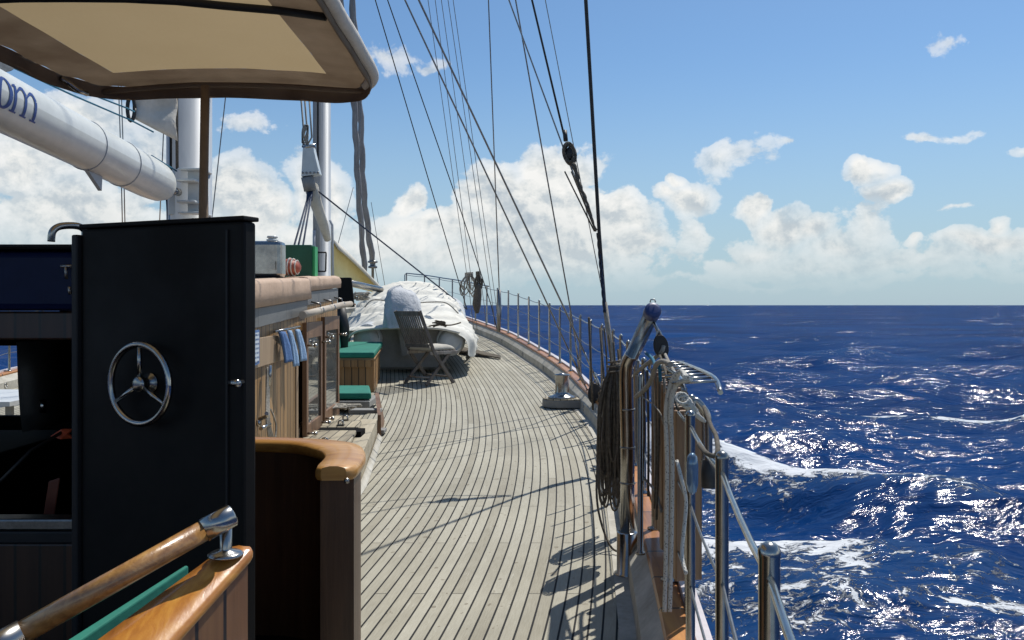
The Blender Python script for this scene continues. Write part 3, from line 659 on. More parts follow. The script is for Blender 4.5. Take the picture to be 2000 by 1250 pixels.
# rope coil: dark hank hanging beside the davit
def hank(name, label, cx, cy, ztop, zbot, w, n, r, mat, seed, dep=.06, cat='rope coil'):
    rnd = random.Random(seed); mb = MB()
    for i in range(n):
        a = rnd.uniform(-1, 1) * w * .5; b = rnd.uniform(-1, 1) * dep; zb = zbot + rnd.uniform(0, .45) * (ztop - zbot) * (1 if rnd.random() < .5 else .35); sp = rnd.uniform(.25, .6) * w
        pts = [(cx + a * .25, cy + b * .3, ztop + rnd.uniform(-.02, .02)), (cx + a * .7 - sp * .4, cy + b * .8, ztop - .12), (cx + a - sp * .5, cy + b, (ztop + zb) / 2 + rnd.uniform(-.1, .1)), (cx + a - sp * .42, cy + b, zb + .07), (cx + a, cy + b, zb), (cx + a + sp * .42, cy + b * 1.1, zb + .07),
               (cx + a + sp * .5, cy + b * 1.1, (ztop + zb) / 2), (cx + a * .7 + sp * .4, cy + b, ztop - .12), (cx + a * .25 + .004, cy + b * .3, ztop + .005)]
        mb.tube(pts, r * rnd.uniform(.85, 1.15), 6, sm=4)
    mb.tube([(cx + w * .28 * math.cos(q), cy + dep * .9 * math.sin(q), ztop - .05 + .004 * q) for q in np.linspace(0, 6.28 * 3, 40)], r, 6)
    return tag(mb.build(name, mat), label, cat)
hank('rope_coil', 'big dark weathered rope hank hanging from the rail left of the davit', .515, 4.25, 1.0, .34, .10, 34, .0052, 'rope_dark', 5)
hank('rope_coil', 'thinner dark rope coil hanging down to the deck edge behind the big hank', .56, 4.65, .95, .16, .13, 14, .006, 'rope_dark', 8)
# loose dark line looping down to deck
o = MB().tube([(.50, 4.4, .9), (.46, 4.5, .5), (.45, 4.45, .25), (.50, 4.35, .07), (.56, 4.3, .05), (.60, 4.4, .10), (.58, 4.5, .3), (.57, 4.5, .6)], .006, 6, sm=6).build('loose_rope', 'rope_dark'); tag(o, 'single loose dark line looping down to the deck left of the davit socket', 'rope')
# white speckled rope
mb = MB(); rnd = random.Random(2)
a = P(1318, 700, 2.95)
for k, dx in enumerate((-.012, .012)):
    pts = [P(1340 + dx * 200, 738, 2.8), P(1330, 725, 2.86), P(1316 + dx * 300, 745, 2.9), P(1306 + dx * 420, 800, 2.92), P(1308 + dx * 420, 900, 2.93), P(1307 + dx * 420, 1010, 2.93), P(1305 + dx * 420, 1120, 2.92), P(1303 + dx * 420, 1195, 2.9)]
    mb.tube(pts, .0078, 8, sm=6)
mb.tube([P(1350, 740, 2.8), P(1332, 745, 2.84), P(1322, 752, 2.88), P(1312, 775, 2.9), P(1309, 830, 2.92)], .009, 8, sm=5)
tag(mb.build('rope', 'rope_white'), 'thick white speckled rope doubled over the rail and hanging to the cap', 'rope')
o = MB().tube([P(1322, 900, 2.6), P(1332, 940, 2.55), P(1340, 985, 2.55), P(1332, 1080, 2.5), P(1340, 1120, 2.45)], .006, 8, sm=5).build('thin_rope', 'rope_white'); tag(o, 'thin black-flecked cord right of the thick white rope', 'rope')
o = MB().tube([P(1240, 730, 3.9), P(1262, 712, 3.75), P(1290, 690, 3.6), P(1296, 676, 3.6)], .009, 8, sm=5).build('rope', 'rope_grey'); tag(o, 'grey rope leading from the davit bend up to the hanging block', 'rope')
o = MB().tube([P(1243, 775, 3.6), P(1262, 758, 3.5), P(1275, 735, 3.4), P(1282, 712, 3.3), P(1296, 706, 3.2), P(1310, 712, 3.1)], .010, 8, sm=5).build('rope', 'rope_grey'); tag(o, 'grey rope sagging across the tops of the ladder treads', 'rope')
o = MB().tube([P(1262, 690, 3.6), P(1275, 702, 3.5), P(1281, 720, 3.4), P(1287, 712, 3.4), P(1290, 745, 3.4)], .007, 8, sm=5).build('lashing', 'rope_blue'); tag(o, 'short blue lashing tied around the folded ladder', 'lashing')
o = MB().tube([P(1247, 705, 3.9), P(1244, 760, 3.9), P(1243, 860, 3.88), P(1250, 920, 3.8), P(1280, 960, 3.6), P(1292, 1000, 3.5)], .006, 6, sm=5).build('rope', 'rope_grey'); tag(o, 'pale line running down the outboard side of the davit tube', 'rope')
o = MB().tube([P(1254, 775, 3.5), P(1275, 790, 3.4), P(1290, 808, 3.3), P(1296, 830, 3.3)], .003, 6, sm=4).build('cord', 'rope_grey'); tag(o, 'thin slack cord across the upright ladder treads', 'cord')
# clamp with lashings where lifeline meets second post
mb = MB()
for k in range(7):
    c = P(1332 + k * 5.5, 778 + k * 6, 2.72); mb.tube([c + Vector((.02 * math.cos(q + k), .012 * math.sin(q), .016 * math.sin(q + k * .7))) for q in np.linspace(0, 6.3, 12)], .005, 6)
tag(mb.build('knot', 'rope_white'), 'pale knotted lashing around the top lifeline at the third post', 'knot')
o = MB().tube([P(1375, 795, 2.6), P(1388, 830, 2.4), P(1398, 850, 2.15), P(1402, 878, 1.98), P(1396, 890, 1.96), P(1380, 885, 1.98), P(1365, 868, 2.2)], .006, 8, sm=5).build('loose_rope', 'rope_dark'); tag(o, 'dark line led along the lifeline to the second nearest post', 'rope')
# clear plastic bottle-like fender light hanging at the post
m_, t_, b_ = base_mat('blue_clear_plastic', .12); b_.inputs['Base Color'].default_value = (.20, .30, .42, 1); b_.inputs['Transmission Weight'].default_value = .35; b_.inputs['Metallic'].default_value = .3; M['bluepl'] = m_
c = P(1352, 925, 2.25); o = MB().lathe(c + Vector((0, 0, -.055)), [(.004, 0), (.012, .008), (.016, .03), (.016, .08), (.013, .10), (.005, .11)], 16).build('small_fender', 'bluepl'); tag(o, 'small shiny blue fender hanging inside the second post', 'fender')
# hanging block on davit
def block(name, c, label, s=1.0, ax=(0, 0, 1), mat='rubber'):
    t = thing(name, label, 'pulley block', c)
    ax = Vector(ax).normalized(); q = ax.to_track_quat('Z', 'X').to_matrix().to_4x4(); Mt = Matrix.Translation(c) @ q
    poly = [(.030 * s * math.cos(a), .052 * s * math.sin(a)) for a in np.linspace(0, 2 * math.pi, 18, endpoint=False)]
    Mr = Mt @ Matrix.Rotation(R(90), 4, 'X')
    MB().prism(poly, .013 * s, .020 * s, Mr).build('cheek', mat, t, bevel=.003 * s)
    MB().prism(poly, -.020 * s, -.013 * s, Mr).build('cheek', mat, t, bevel=.003 * s)
    y_ax = (Mt.to_3x3() @ Vector((0, 1, 0)))
    MB().lathe(Vector(c) - y_ax * .011 * s, [(.024 * s, 0), (.018 * s, .011 * s), (.024 * s, .022 * s)], 16, y_ax).build('sheave', 'wire', t)
    k = Vector(c) + ax * .052 * s; MB().tube([k + Vector((-.010 * s, 0, -.005)), k + ax * .02 * s, k + Vector((.010 * s, 0, -.005))], .005 * s, 8, sm=4).build('shackle', 'steel', t)
    return t
block('pulley_block', P(1291, 677, 3.62), 'dark pulley block hanging under the blue davit cap', 1.0, (-.15, 0, 1))
o = MB().tube([DTIP + Vector((0, .03, -.035)), P(1282, 640, 3.63), P(1288, 655, 3.62)], .007, 8).build('shackle_chain', 'steel'); tag(o, 'steel shackle linking davit tip to its block', 'shackle')
o = MB().tube([P(1298, 690, 3.62), P(1310, 715, 3.3), P(1330, 750, 2.95), P(1343, 790, 2.72)], .007, 8, sm=4).build('rope', 'rope_grey'); tag(o, 'rope leading from the davit block down to the knot on the lifeline', 'rope')
o = MB().tube([P(1287, 690, 3.62), P(1300, 725, 3.3), P(1312, 765, 3.1), P(1325, 800, 2.9)], .006, 8, sm=4).build('rope', 'rope_dark'); tag(o, 'dark rope running from the davit block down behind the white rope', 'rope')
rnd = random.Random(77)
for i in range(11):
    px_ = 1256 + i * 8.2; Y_ = 3.75 - i * .07; top = P(px_, 716 + i * 6 + rnd.uniform(-8, 8), Y_); bot = P(px_ + rnd.uniform(-8, 8), 985 + i * 14 + rnd.uniform(-40, 30), Y_)
    mid = top.lerp(bot, .5) + Vector((rnd.uniform(-.012, .012), rnd.uniform(-.01, .01), 0))
    o = MB().tube([top, mid, bot], rnd.uniform(.0035, .006), 6, sm=6).build('hanging_line', ('rope_brown', 'rope_dark', 'rope_grey')[i % 3]); tag(o, ('first', 'second', 'third', 'fourth', 'fifth', 'sixth', 'seventh', 'eighth', 'ninth', 'tenth', 'eleventh')[i] + ' from the left of the thin slack lines hanging in front of the ladder treads', 'rope', 'thin lines hanging over the folded ladder')
for i in range(5):
    px_ = 1186 + i * 9; Y_ = 5.6 - i * .25; top = P(px_ - 6, 640 + i * 14, Y_); bot = P(px_, 800 + i * 30, Y_)
    o = MB().tube([top, top.lerp(bot, .5) + Vector((.01, 0, 0)), bot], .006, 6, sm=5).build('belayed_line', ('rope_dark', 'rope_brown')[i % 2]); tag(o, ('first', 'second', 'third', 'fourth', 'fifth')[i] + ' from the left of the upright dark lines belayed behind the big rope hank', 'rope', 'dark lines belayed at the rail by the davit')
# small dark blocks on the cap
block('pulley_block', P(1160, 768, 8.6), 'black pulley block standing on the cap right of the chrome winch', 2.0, (.1, 0, 1))
# fallen pin by davit base
o = MB().tube([(.60, 3.25, .07), (.64, 3.22, .09), (.66, 3.2, .06), (.64, 3.19, .02), (.60, 3.2, .03), (.60, 3.25, .07)], .008, 8, sm=4).build('deck_ring', 'offwhite'); tag(o, 'pale ring fitting on deck edge below the davit socket', 'ring')
# ---------------------------------------------------------------- rigging
def line(pts, r, mat, label, name='shroud', cat='shroud', ext=1.6, group=None, n=7):
    q = [P(*p) for p in pts]
    # continue upward past the frame toward the masthead
    a, b = q[0], q[1]; d = a - b
    if ext: q = [a + d * ext] + q
    return tag(MB().tube(q, r, n).build(name, mat), label, cat, group)
def turnbuckle(bot, top, label):
    t = thing('turnbuckle', label, 'turnbuckle', bot); d = (top - bot).normalized()
    MB().lathe(bot + d * .06, [(.006, 0), (.016, .02), (.018, .05), (.018, .20), (.016, .22), (.007, .24)], 12, d).build('body', 'steel', t)
    MB().tube([bot - d * .02, bot + d * .06], .009, 8).build('fork', 'steel', t); MB().tube([bot + d * .28, bot + d * .52], .011, 8).build('screw', 'steel', t)
def shroud(pts, r, label, tb=True, mat='wire', ext=1.6):
    line(pts, r, mat, label, ext=ext)
    if tb: turnbuckle(P(*pts[-1]), P(*pts[-2]), 'turnbuckle at the foot of the ' + label)
# aft mast shrouds
shroud([(791, 0, 8.0), (1072, 600, 9.0), (1147, 762, 9.3)], .0085, 'black shroud crossing the view lower left of its twin')
shroud([(818, 0, 7.6), (1101, 600, 8.6), (1182, 778, 8.7)], .0095, 'black shroud crossing the view upper right of its twin')
shroud([(1007, 0, 8.0), (1113, 598, 8.8), (1136, 742, 9.3)], .0075, 'steep shroud passing left of the rope block')
line([(1144, 0, 6.0), (1170, 451, 6.3), (1182, 610, 6.4), (1200, 735, 6.4)], .014, 'rubber', 'thickest dark shroud rising right of the rope block')
mb = MB(); mb.tube([P(1181, 590, 6.36), P(1190, 660, 6.36), P(1203, 750, 6.36)], .019, 10).build; tag(mb.build('shroud_sleeve', 'rope_grey'), 'pale sleeve around the foot of the thickest shroud', 'sleeve')
line([(1039, 0, 6.6), (1101, 262, 6.6)], .0085, 'rubber', 'dark halyard ending at the rope block', 'halyard', 'halyard')
line([(994, 0, 6.9), (1100, 288, 6.7), (1164, 452, 6.4)], .0065, 'wire', 'thin halyard slanting down to join below the rope block', 'halyard', 'halyard')
line([(1065, 0, 8.0), (1120, 283, 8.1), (1173, 552, 8.3)], .0045, 'wire', 'thin stay passing just right of the rope block', 'stay', 'stay')
line([(954, 0, 13.0), (975, 566, 14.6)], .010, 'wire', 'vertical fore shroud straight above the dark foot tube', ext=.8)
o = MB().tube([P(975, 566, 14.6), P(976, 610, 14.6), P(974, 648, 14.6)], .03, 10).build('deck_tube', 'wire'); tag(o, 'thick dark tube at the foot of the vertical fore shroud', 'shroud foot')
line([(733, 0, 12.5), (893, 540, 15.5), (912, 604, 15.8)], .0085, 'rubber', 'leftmost long fore shroud right of the awning', ext=.8)
line([(757, 0, 12.0), (902, 418, 14.2), (959, 595, 15.2), (972, 648, 15.4)], .0085, 'rubber', 'second long fore shroud crossing the thin halyards', ext=.8)
for i, (p, lab) in enumerate([([(836, 0, 13.2), (918, 581, 15.8), (925, 640, 15.9)], 'first thin fore halyard left of the vertical shroud'), ([(850, 0, 13.2), (925, 581, 15.8), (932, 645, 15.9)], 'second thin fore halyard left of the vertical shroud'),
                  ([(875, 0, 13.2), (962, 595, 15.0), (967, 640, 15.1)], 'third thin fore halyard nearly touching its neighbour'), ([(885, 0, 13.2), (969, 595, 15.0), (974, 640, 15.0)], 'fourth thin fore halyard closest to the vertical shroud'),
                  ([(862, 0, 13.3), (945, 590, 15.8), (950, 640, 15.8)], 'middle thin fore halyard between two pairs')]):
    line(p, .0055, 'wire', lab, 'halyard', 'halyard', ext=.8)
line([(455, 60, 9.0), (415, 418, 9.5), (410, 470, 9.5)], .006, 'wire', 'thin stay slanting right of the aft mast', 'stay', 'stay', ext=.6)
for dx, lab in ((0, 'left wire of the close pair left of the aft mast'), (5, 'right wire of the close pair left of the aft mast')):
    line([(231 + dx, 150, 7.5), (236 + dx, 300, 7.5), (241 + dx, 520, 7.5)], .005, 'wire', lab, 'stay', 'stay', ext=.8)
line([(322, 200, 7.4), (308, 520, 7.4)], .005, 'wire', 'thin wire just left of the aft mast', 'stay', 'stay', ext=.8)
line([(690, 366, 15), (657, 488, 15), (645, 530, 15)], .006, 'wire', 'short thin line from furled sail toward the fore mast foot', 'stay', 'stay', ext=0)
line([(725, 395, 17), (742, 500, 18), (752, 560, 18)], .006, 'wire', 'thin line right of the furled headsails', 'stay', 'stay', ext=0)
line([(694, 120, 16), (702, 400, 17), (712, 545, 18)], .006, 'wire', 'thin wire between the two furled headsails', 'stay', 'stay', ext=.8)
line([(706, 180, 16), (700, 350, 16.5), (722, 470, 17), (740, 560, 17.5)], .006, 'wire', 'thin wire crossing the right furled headsail', 'stay', 'stay', ext=0)
o = MB().tube([P(612, 366, 11.9), P(700, 436, 12.8), P(800, 515, 13.7), P(912, 604, 14.8)], .012, 8).build('sheet_rope', 'rope_navy'); tag(o, 'dark navy sheet running from the fore mast gear down to the starboard rail', 'rope')
# tackle under the rope block
def rope_block():
    c = P(1113, 300, 6.55)
    t = thing('rope_block', 'round dark block wrapped in coiled line between the halyards', 'pulley block', c)
    for k in range(7):
        rr_ = .040 + .006 * (k % 3)
        pts = [c + Vector((rr_ * .9 * math.cos(a) + .002 * k - .01, .012 * math.sin(a * 2 + k) + .012 * (k - 3) * .5, rr_ * 1.55 * math.sin(a) - .01 * math.cos(a) * 2)) for a in np.linspace(0, 6.29, 22)]
        MB().tube(pts, .0095, 7).build('coil_turn', 'rope_dark', t)
    MB().sphere(c + Vector((0, 0, .0)), .036, 14, (1, .6, 1.5)).build('sheave', 'rubber', t)
    MB().tube([P(1103, 255, 6.58), P(1105, 275, 6.56)], .018, 8).build('swivel', 'rubber', t)
rope_block()
pts = [P(1118 + 47 * s + 1.6 * math.sin(s * 13 + math.sin(s * 31)), 320 + 130 * s, 6.5 - .12 * s) for s in np.linspace(0, 1, 40)]
o = MB().tube(pts, [.019 - .011 * s + .003 * math.sin(s * 40) for s in np.linspace(0, 1, 40)], 7).build('twisted_rope', 'rope_dark'); tag(o, 'twisted dark rope tackle falling from the rope block', 'rope')
for dx, lab in ((-9, 'outer'), (4, 'inner')):
    o = MB().tube([P(1112 + dx, 335, 6.5), P(1163 + dx * .2, 452, 6.4)], .006, 6).build('tackle_line', 'rope_dark'); tag(o, lab + ' fall of the tackle line below the rope block', 'rope')
mb = MB()
for k in range(3):
    mb.tube([P(1168 + 13 * s + 2.2 * math.sin(s * 17 + k * 2.1), 455 + 155 * s, 6.33 + .012 * math.cos(s * 17 + k * 2.1)) for s in np.linspace(0, 1, 60)], .0055, 6)
tag(mb.build('wrapped_line', 'rope_navy'), 'dark navy line wound around the lower part of the thickest shroud', 'rope')
# hanks on the far shrouds
hank('rope_coil', 'light tangled rope loop hung on far shroud beside the dinghy cover', P(916, 560, 15.7).x, 15.7, P(0, 535, 15.7).z, P(0, 580, 15.7).z, .26, 7, .011, 'rope_grey', 31)
hank('rope_coil', 'compact dark rope hank hung on far shroud right of the looped one', P(934, 560, 15.6).x, 15.6, P(0, 533, 15.6).z, P(0, 565, 15.6).z, .14, 7, .012, 'rope_dark', 33)
o = MB().tube([P(934, 556, 15.6), P(933, 575, 15.6), P(931, 595, 15.6), P(932, 612, 15.6)], [.05, .075, .08, .03], 10, sm=4).build('rope_bundle', 'rope_dark'); tag(o, 'drooping dark rope bundle below the far rope hank', 'rope bundle')
# extra rope tangles around the rail by the winch
for i, (px_, py_, Y_, lab) in enumerate(((1178, 790, 8.4, 'rope tangle at the shroud feet behind the winch'), (1192, 770, 7.4, 'rope tangle at the thick shroud foot'), (1205, 800, 6.6, 'rope tangle on the cap left of the hank'))):
    rnd = random.Random(40 + i); mb = MB(); c = P(px_, py_, Y_)
    for k in range(6):
        mb.tube([c + Vector((rnd.uniform(-.06, .06), rnd.uniform(-.12, .12), rnd.uniform(-.14, .16))) for _ in range(7)], .008, 6, sm=5)
    tag(mb.build('rope_tangle', 'rope_dark' if i != 1 else 'rope_brown'), lab, 'rope')
for i, (a, b, lab) in enumerate((((1150, 620, 8), (1158, 800, 8.4), 'left of the vertical dark lines at the pin rail'), ((1172, 640, 7.6), (1186, 830, 7.6), 'middle vertical dark line at the pin rail'), ((1190, 745, 6.4), (1212, 860, 6.0), 'short dark line under the thick shroud'))):
    o = MB().tube([P(*a), P(*b)], .011, 7).build('downhaul', 'rope_dark'); tag(o, lab, 'rope')
# ---------------------------------------------------------------- masts, boom, sails
def mast(label, x, y, r, z0, z1, mat='mastwhite'):
    t = thing('mast', label, 'mast', (x, y, z0))
    MB().lathe((x, y, z0), [(r * 1.25, 0), (r * 1.25, .03), (r, .035), (r, z1 - z0), (r * .5, z1 - z0 + .1)], 32).build('pole', mat, t)
    return t
mx = -2.52
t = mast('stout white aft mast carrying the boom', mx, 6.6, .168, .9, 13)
MB().tube([(mx - .085, 6.452, 2.1), (mx - .085, 6.452, 12)], .009, 8).build('sail_track', 'blackgrey', t)
mb = MB(); gx, gz = -2.50, 2.16
mb.box((gx - .02, 6.36, gz - .17), (gx + .16, 6.60, gz - .155)).box((gx - .02, 6.36, gz + .16), (gx + .16, 6.60, gz + .175)).box((gx - .02, 6.34, gz - .09), (gx + .12, 6.55, gz - .07)).box((gx - .02, 6.34, gz + .07), (gx + .12, 6.55, gz + .09))
mb.box((gx - .12, 6.44, gz - .17), (gx + .17, 6.47, gz + .17)); mb.build('gooseneck', 'white', t, bevel=.006)
MB().tube([(gx - .04, 6.31, gz + .0), (gx - .04, 6.45, gz)], .03, 12).build('pin', 'steel', t)
MB().tube([(gx + .155, 6.5, gz - .2), (gx + .165, 6.46, gz + .17)], .012, 8).build('bracket_edge', 'white', t)
# boom
BX = -2.60
def boomc(y): return Vector((BX, y, interp(y, [3.2, 4.29, 6.31], [2.40, 2.335, 2.195])))
t = thing('boom', 'long white boom with blue serif lettering running aft from the mast', 'boom', boomc(6.3))
ys = list(np.linspace(-1.5, 6.02, 30)); pts = [boomc(y) if y > 3.2 else boomc(3.2) + Vector((0, y - 3.2, (3.2 - y) * .06)) for y in ys]
rb = .138
rows = []
for y, c in zip(ys + [6.10, 6.2, 6.28, 6.30], pts + [boomc(6.1), boomc(6.2), boomc(6.28), boomc(6.3)]):
    k = 1 if y < 6.05 else interp(y, [6.05, 6.2, 6.28, 6.3], [1, .93, .8, .55])
    row = []
    for i in range(33):
        a = 2 * math.pi * i / 32; zz = math.sin(a); row.append(c + Vector((rb * .96 * k * math.cos(a), 0, rb * 1.08 * (k if zz < 0 else (k + 1) / 2) * zz)))
    rows.append(row)
mb = MB().grid(rows); mb.add(rows[-1][:-1], [tuple(range(32))]); mb.build('spar', 'white', t)
for y in (5.15, 5.62): MB().tube([boomc(y) + Vector((rb * .97 * math.cos(a), 0, rb * 1.09 * math.sin(a))) for a in np.linspace(0, 6.284, 40)], .004, 6, cap=False).build('seam_band', 'mastwhite', t)
c = boomc(5.28); MB().add([c + Vector(v) for v in ((-.012, -.12, -rb * 1.05), (-.012, .06, -rb * 1.02), (-.012, .05, -rb * 1.05 - .10), (.012, -.12, -rb * 1.05), (.012, .06, -rb * 1.02), (.012, .05, -rb * 1.05 - .10))], [(0, 1, 2), (5, 4, 3), (0, 3, 4, 1), (1, 4, 5, 2), (2, 5, 3, 0)]).build('kicker_tang', 'mastwhite', t)
# lettering wrapped on the boom: (u metres along boom, v metres round it)
def wrap(u, v, lift=.0025):
    y = 4.20 + u; c = boomc(y) if y > 3.2 else boomc(3.2); a = (v - .02) / (rb * 1.02) - R(24)
    return c + Vector(((rb * .96 + lift) * math.cos(a), 0, (rb * 1.08 + lift) * math.sin(a))) + Vector((0, u * 0, 0))
def strip(mb, cl, wd):   # centre line and widths
    rows = []
    cl = [Vector((a, b, 0)) for a, b in cl]; n = len(cl)
    for i in range(n):
        d = (cl[min(i + 1, n - 1)] - cl[max(i - 1, 0)]); nn = Vector((-d.y, d.x, 0)).normalized(); w = wd[i] if hasattr(wd, '__len__') else wd
        rows.append([wrap(*(cl[i] + nn * w * s).xy) for s in (-.5, 0, .5)])
    mb.grid(rows)
def dens(cl, k=6): return [tuple((Vector(a + (0,)).lerp(Vector(b + (0,)), s / k)).xy) for a, b in zip(cl[:-1], cl[1:]) for s in range(k)] + [cl[-1]]
mb = MB()   # letter o
aa = np.linspace(0, 2 * math.pi, 41); strip(mb, [(-.085 + .048 * math.cos(a), .068 + .068 * math.sin(a)) for a in aa], [.010 + .018 * abs(math.cos(a)) for a in aa])
M['letter'] = mottled('navy_lettering', (.02, .05, .20), (.03, .07, .25), 9, .4)
mb.build('letter', 'letter', t)
mb = MB()   # letter m
for u in (.0, .088, .176): strip(mb, dens([(u, 0), (u, .10 if u else .128)]), .022); strip(mb, dens([(u - .026, .003), (u + .026, .003)], 3), .009)
strip(mb, dens([(-.024, .122), (.004, .132)], 3), .010)
for u in (.0, .088):
    cl = [(u + .008 + .080 * s, .095 + .036 * math.sin(min(1, s * 1.25) * math.pi * .62) - (.028 * max(0, s - .8) / .2)) for s in np.linspace(0, 1, 14)]
    strip(mb, cl, list(np.linspace(.008, .022, 14)))
mb.build('letter', 'letter', t)
# blue lines above the boom
o = MB().tube([P(-40, 100, 4.3), P(22, 122, 4.5), P(110, 158, 5.0), P(250, 212, 5.8), P(262, 218, 5.9)], .006, 8).build('reefing_line', 'rope_blue'); tag(o, 'upper blue line above the boom led to the sail cringle', 'rope')
o = MB().tube([P(22, 130, 4.5), P(140, 185, 5.0), P(256, 235, 5.8), P(300, 258, 5.9)], .006, 8).build('reefing_line', 'rope_blue'); tag(o, 'lower blue line running above the boom toward the sail tack', 'rope')
o = MB().tube([P(296, 304, 6.0), P(345, 334, 6.4)], .006, 8).build('reefing_line', 'rope_blue'); tag(o, 'short blue line between boom end and mast gooseneck', 'rope')
block('pulley_block', P(8, 128, 4.45), 'grey block on top of the boom at the picture edge', 1.1, (.2, .6, .3), 'wire')
# sail tack
rows = []
for i in range(13):
    s = i / 12; row = []
    for k in range(9):
        q = k / 8; xl = 262 + 4 * s; x = xl + (344 - xl) * q; yt = 150; yb = interp(x, [262, 300, 344], [232, 252, 274]); y = yt + (yb - yt) * s
        p = P(x, y, 6.1 + .2 * q); p.y += .03 * math.sin(q * 9 + s * 5) * (1 - q) + .02 * math.sin(s * 11 + q * 3); row.append(p)
    rows.append(row)
o = MB().grid(rows).build('mainsail', 'sail', solid=.012); tag(o, 'cream sail corner gathered between the awning and aft mast', 'sail')
o = MB().tube([P(256 + 7 * math.cos(a), 212 + 24 * math.sin(a), 6.0) for a in np.linspace(0, 6.284, 20)], .014, 8).build('sail_ring', 'rubber'); tag(o, 'dark oval ring at the corner of the cream sail', 'ring')
o = MB().tube([P(345, 190, 6.35), P(346, 330, 6.38)], .012, 8).build('luff_rope', 'rope_dark'); tag(o, 'dark luff rope along the aft mast above the boom end', 'rope')
o = MB().tube([P(326, 380, 6.5), P(330, 440, 6.5)], .012, 8).build('mast_rope', 'rope_navy'); tag(o, 'dark line down the left side of the aft mast below the boom', 'rope')
# fore mast and its boom gear
fx = -2.90
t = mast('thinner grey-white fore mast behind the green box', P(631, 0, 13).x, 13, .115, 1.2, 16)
MB().tube([(P(618, 0, 12.87).x, 12.86, 1.6), (P(616, 0, 12.87).x, 12.86, 15.5)], .05, 10).build('sail_track', 'mastwhite', t)
MB().tube([(P(621, 0, 12.82).x, 12.82, 3.5), (P(621, 0, 12.82).x, 12.82, 15.5)], .012, 8).build('groove_line', 'blackgrey', t)
for (x0, y0, x1, y1) in ((620, 493, 637, 493), (637, 493, 636, 530), (636, 530, 621, 530), (621, 530, 620, 493)): MB().tube([P(x0, y0, 12.75), P(x1, y1, 12.75)], .012, 6).build('cleat_frame', 'blackgrey', t)
MB().tube([P(614, 450, 12.8), P(613, 530, 12.8)], .025, 8).build('conduit', 'greycover', t)
MB().tube([P(645, 430, 12.8), P(649, 440, 12.8), P(650, 538, 12.8)], .02, 8).build('conduit', 'greycover', t)
t = thing('boom_fitting', 'white trapezoid boom end fitting hanging before the fore mast', 'boom fitting', P(605, 345, 11.8))
mb = MB(); a = [P(591, 288, 11.8), P(611, 286, 11.8), P(624, 340, 11.8), P(588, 345, 11.8)]; b = [p + Vector((0, .16, 0)) for p in a]; mb.hexa([a[3], a[2], b[2], b[3], a[0], a[1], b[1], b[0]]); mb.build('cheek_plate', 'white', t, bevel=.01)
mb = MB()
for k in range(5): mb.sphere(P(591 + k * 7.5, 337, 11.78), .016, 8)
mb.build('bolt', 'wire', t)
MB().tube([P(591, 284, 11.82), P(600, 287, 11.82), P(616, 284, 11.82)], .03, 8).build('shackle_bar', 'steel', t)
MB().tube([P(600, 345, 11.85), P(606, 372, 11.9)], .09, 10).build('neck', 'transom', t)
pts = [P(608, 365, 11.95), P(618, 400, 12.2), P(632, 440, 12.5), P(640, 468, 12.7)]
o = MB().tube(pts, [.10, .085, .075, .05], 12).build('gaff_strut', 'sail'); tag(o, 'worn pale strut leaning from the boom fitting to the fore mast', 'strut')
for k, (x0, x1) in enumerate(((587, 594), (594, 601), (603, 609))):
    o = MB().tube([P(x0, 180, 11.9), P(x1, 268, 11.85), P(600, 284, 11.82)], .013, 6).build('topping_lift', 'rope_grey'); tag(o, ('left', 'middle', 'right')[k] + ' pale rope coming down to the boom fitting', 'rope')
mb = MB()
for k in range(4): mb.tube([P(596 + 6 * math.cos(a + k), 262 + 18 * math.sin(a + k * .6), 11.8) for a in np.linspace(0, 6, 14)], .01, 6)
tag(mb.build('rope_knot', 'rope_grey'), 'tangled knot just above the boom fitting', 'knot')
for k, xb in enumerate((575, 583, 592)):
    o = MB().tube([P(606 + k * 2, 368, 11.9), P(xb, 478, 11.0), P(xb - 1, 500, 10.9)], .013, 7).build('sheet_rope', 'rope_navy'); tag(o, ('left', 'middle', 'right')[k] + ' dark sheet fanning from the fitting down behind the green box', 'rope')
o = MB().tube([P(606, 365, 11.88), P(604, 392, 11.86)], .045, 8).build('sheet_block', 'rope_navy'); tag(o, 'bundle of dark blocks below the boom fitting', 'pulley block')
# furled headsails
for (a, b, c, d, r, lab) in (((665, 0, 16.0), (690, 190, 16.8), (700, 370, 17.3), (713, 540, 18.0), .06, 'left furled grey headsail'), ((688, 0, 16.3), (703, 215, 17.2), (711, 380, 17.8), (728, 512, 18.6), .065, 'right furled grey headsail above a furling drum')):
    q = [P(*a), P(*b), P(*c), P(*d)]; q = [q[0] + (q[0] - q[1]) * 1.2] + q; pp = smooth_path(q, 14)
    rr_ = [r * (1 + .16 * math.sin(i * 1.7) * math.sin(i * .6)) for i in range(len(pp))]; pp = [p + Vector((.012 * math.sin(i * 1.1), 0, 0)) for i, p in enumerate(pp)]
    o = MB().tube(pp, rr_, 10).build('furled_sail', 'grey_sail'); tag(o, lab, 'furled sail')
c = P(728, 520, 18.6); o = MB().lathe(c, [(.03, -.35), (.03, -.05), (.10, -.04), (.10, 0), (.06, .02), (.06, .07), (.11, .08), (.11, .11), (.04, .13)], 14).build('furling_drum', 'wire'); tag(o, 'small dark furling drum at the foot of the right headsail', 'furler')
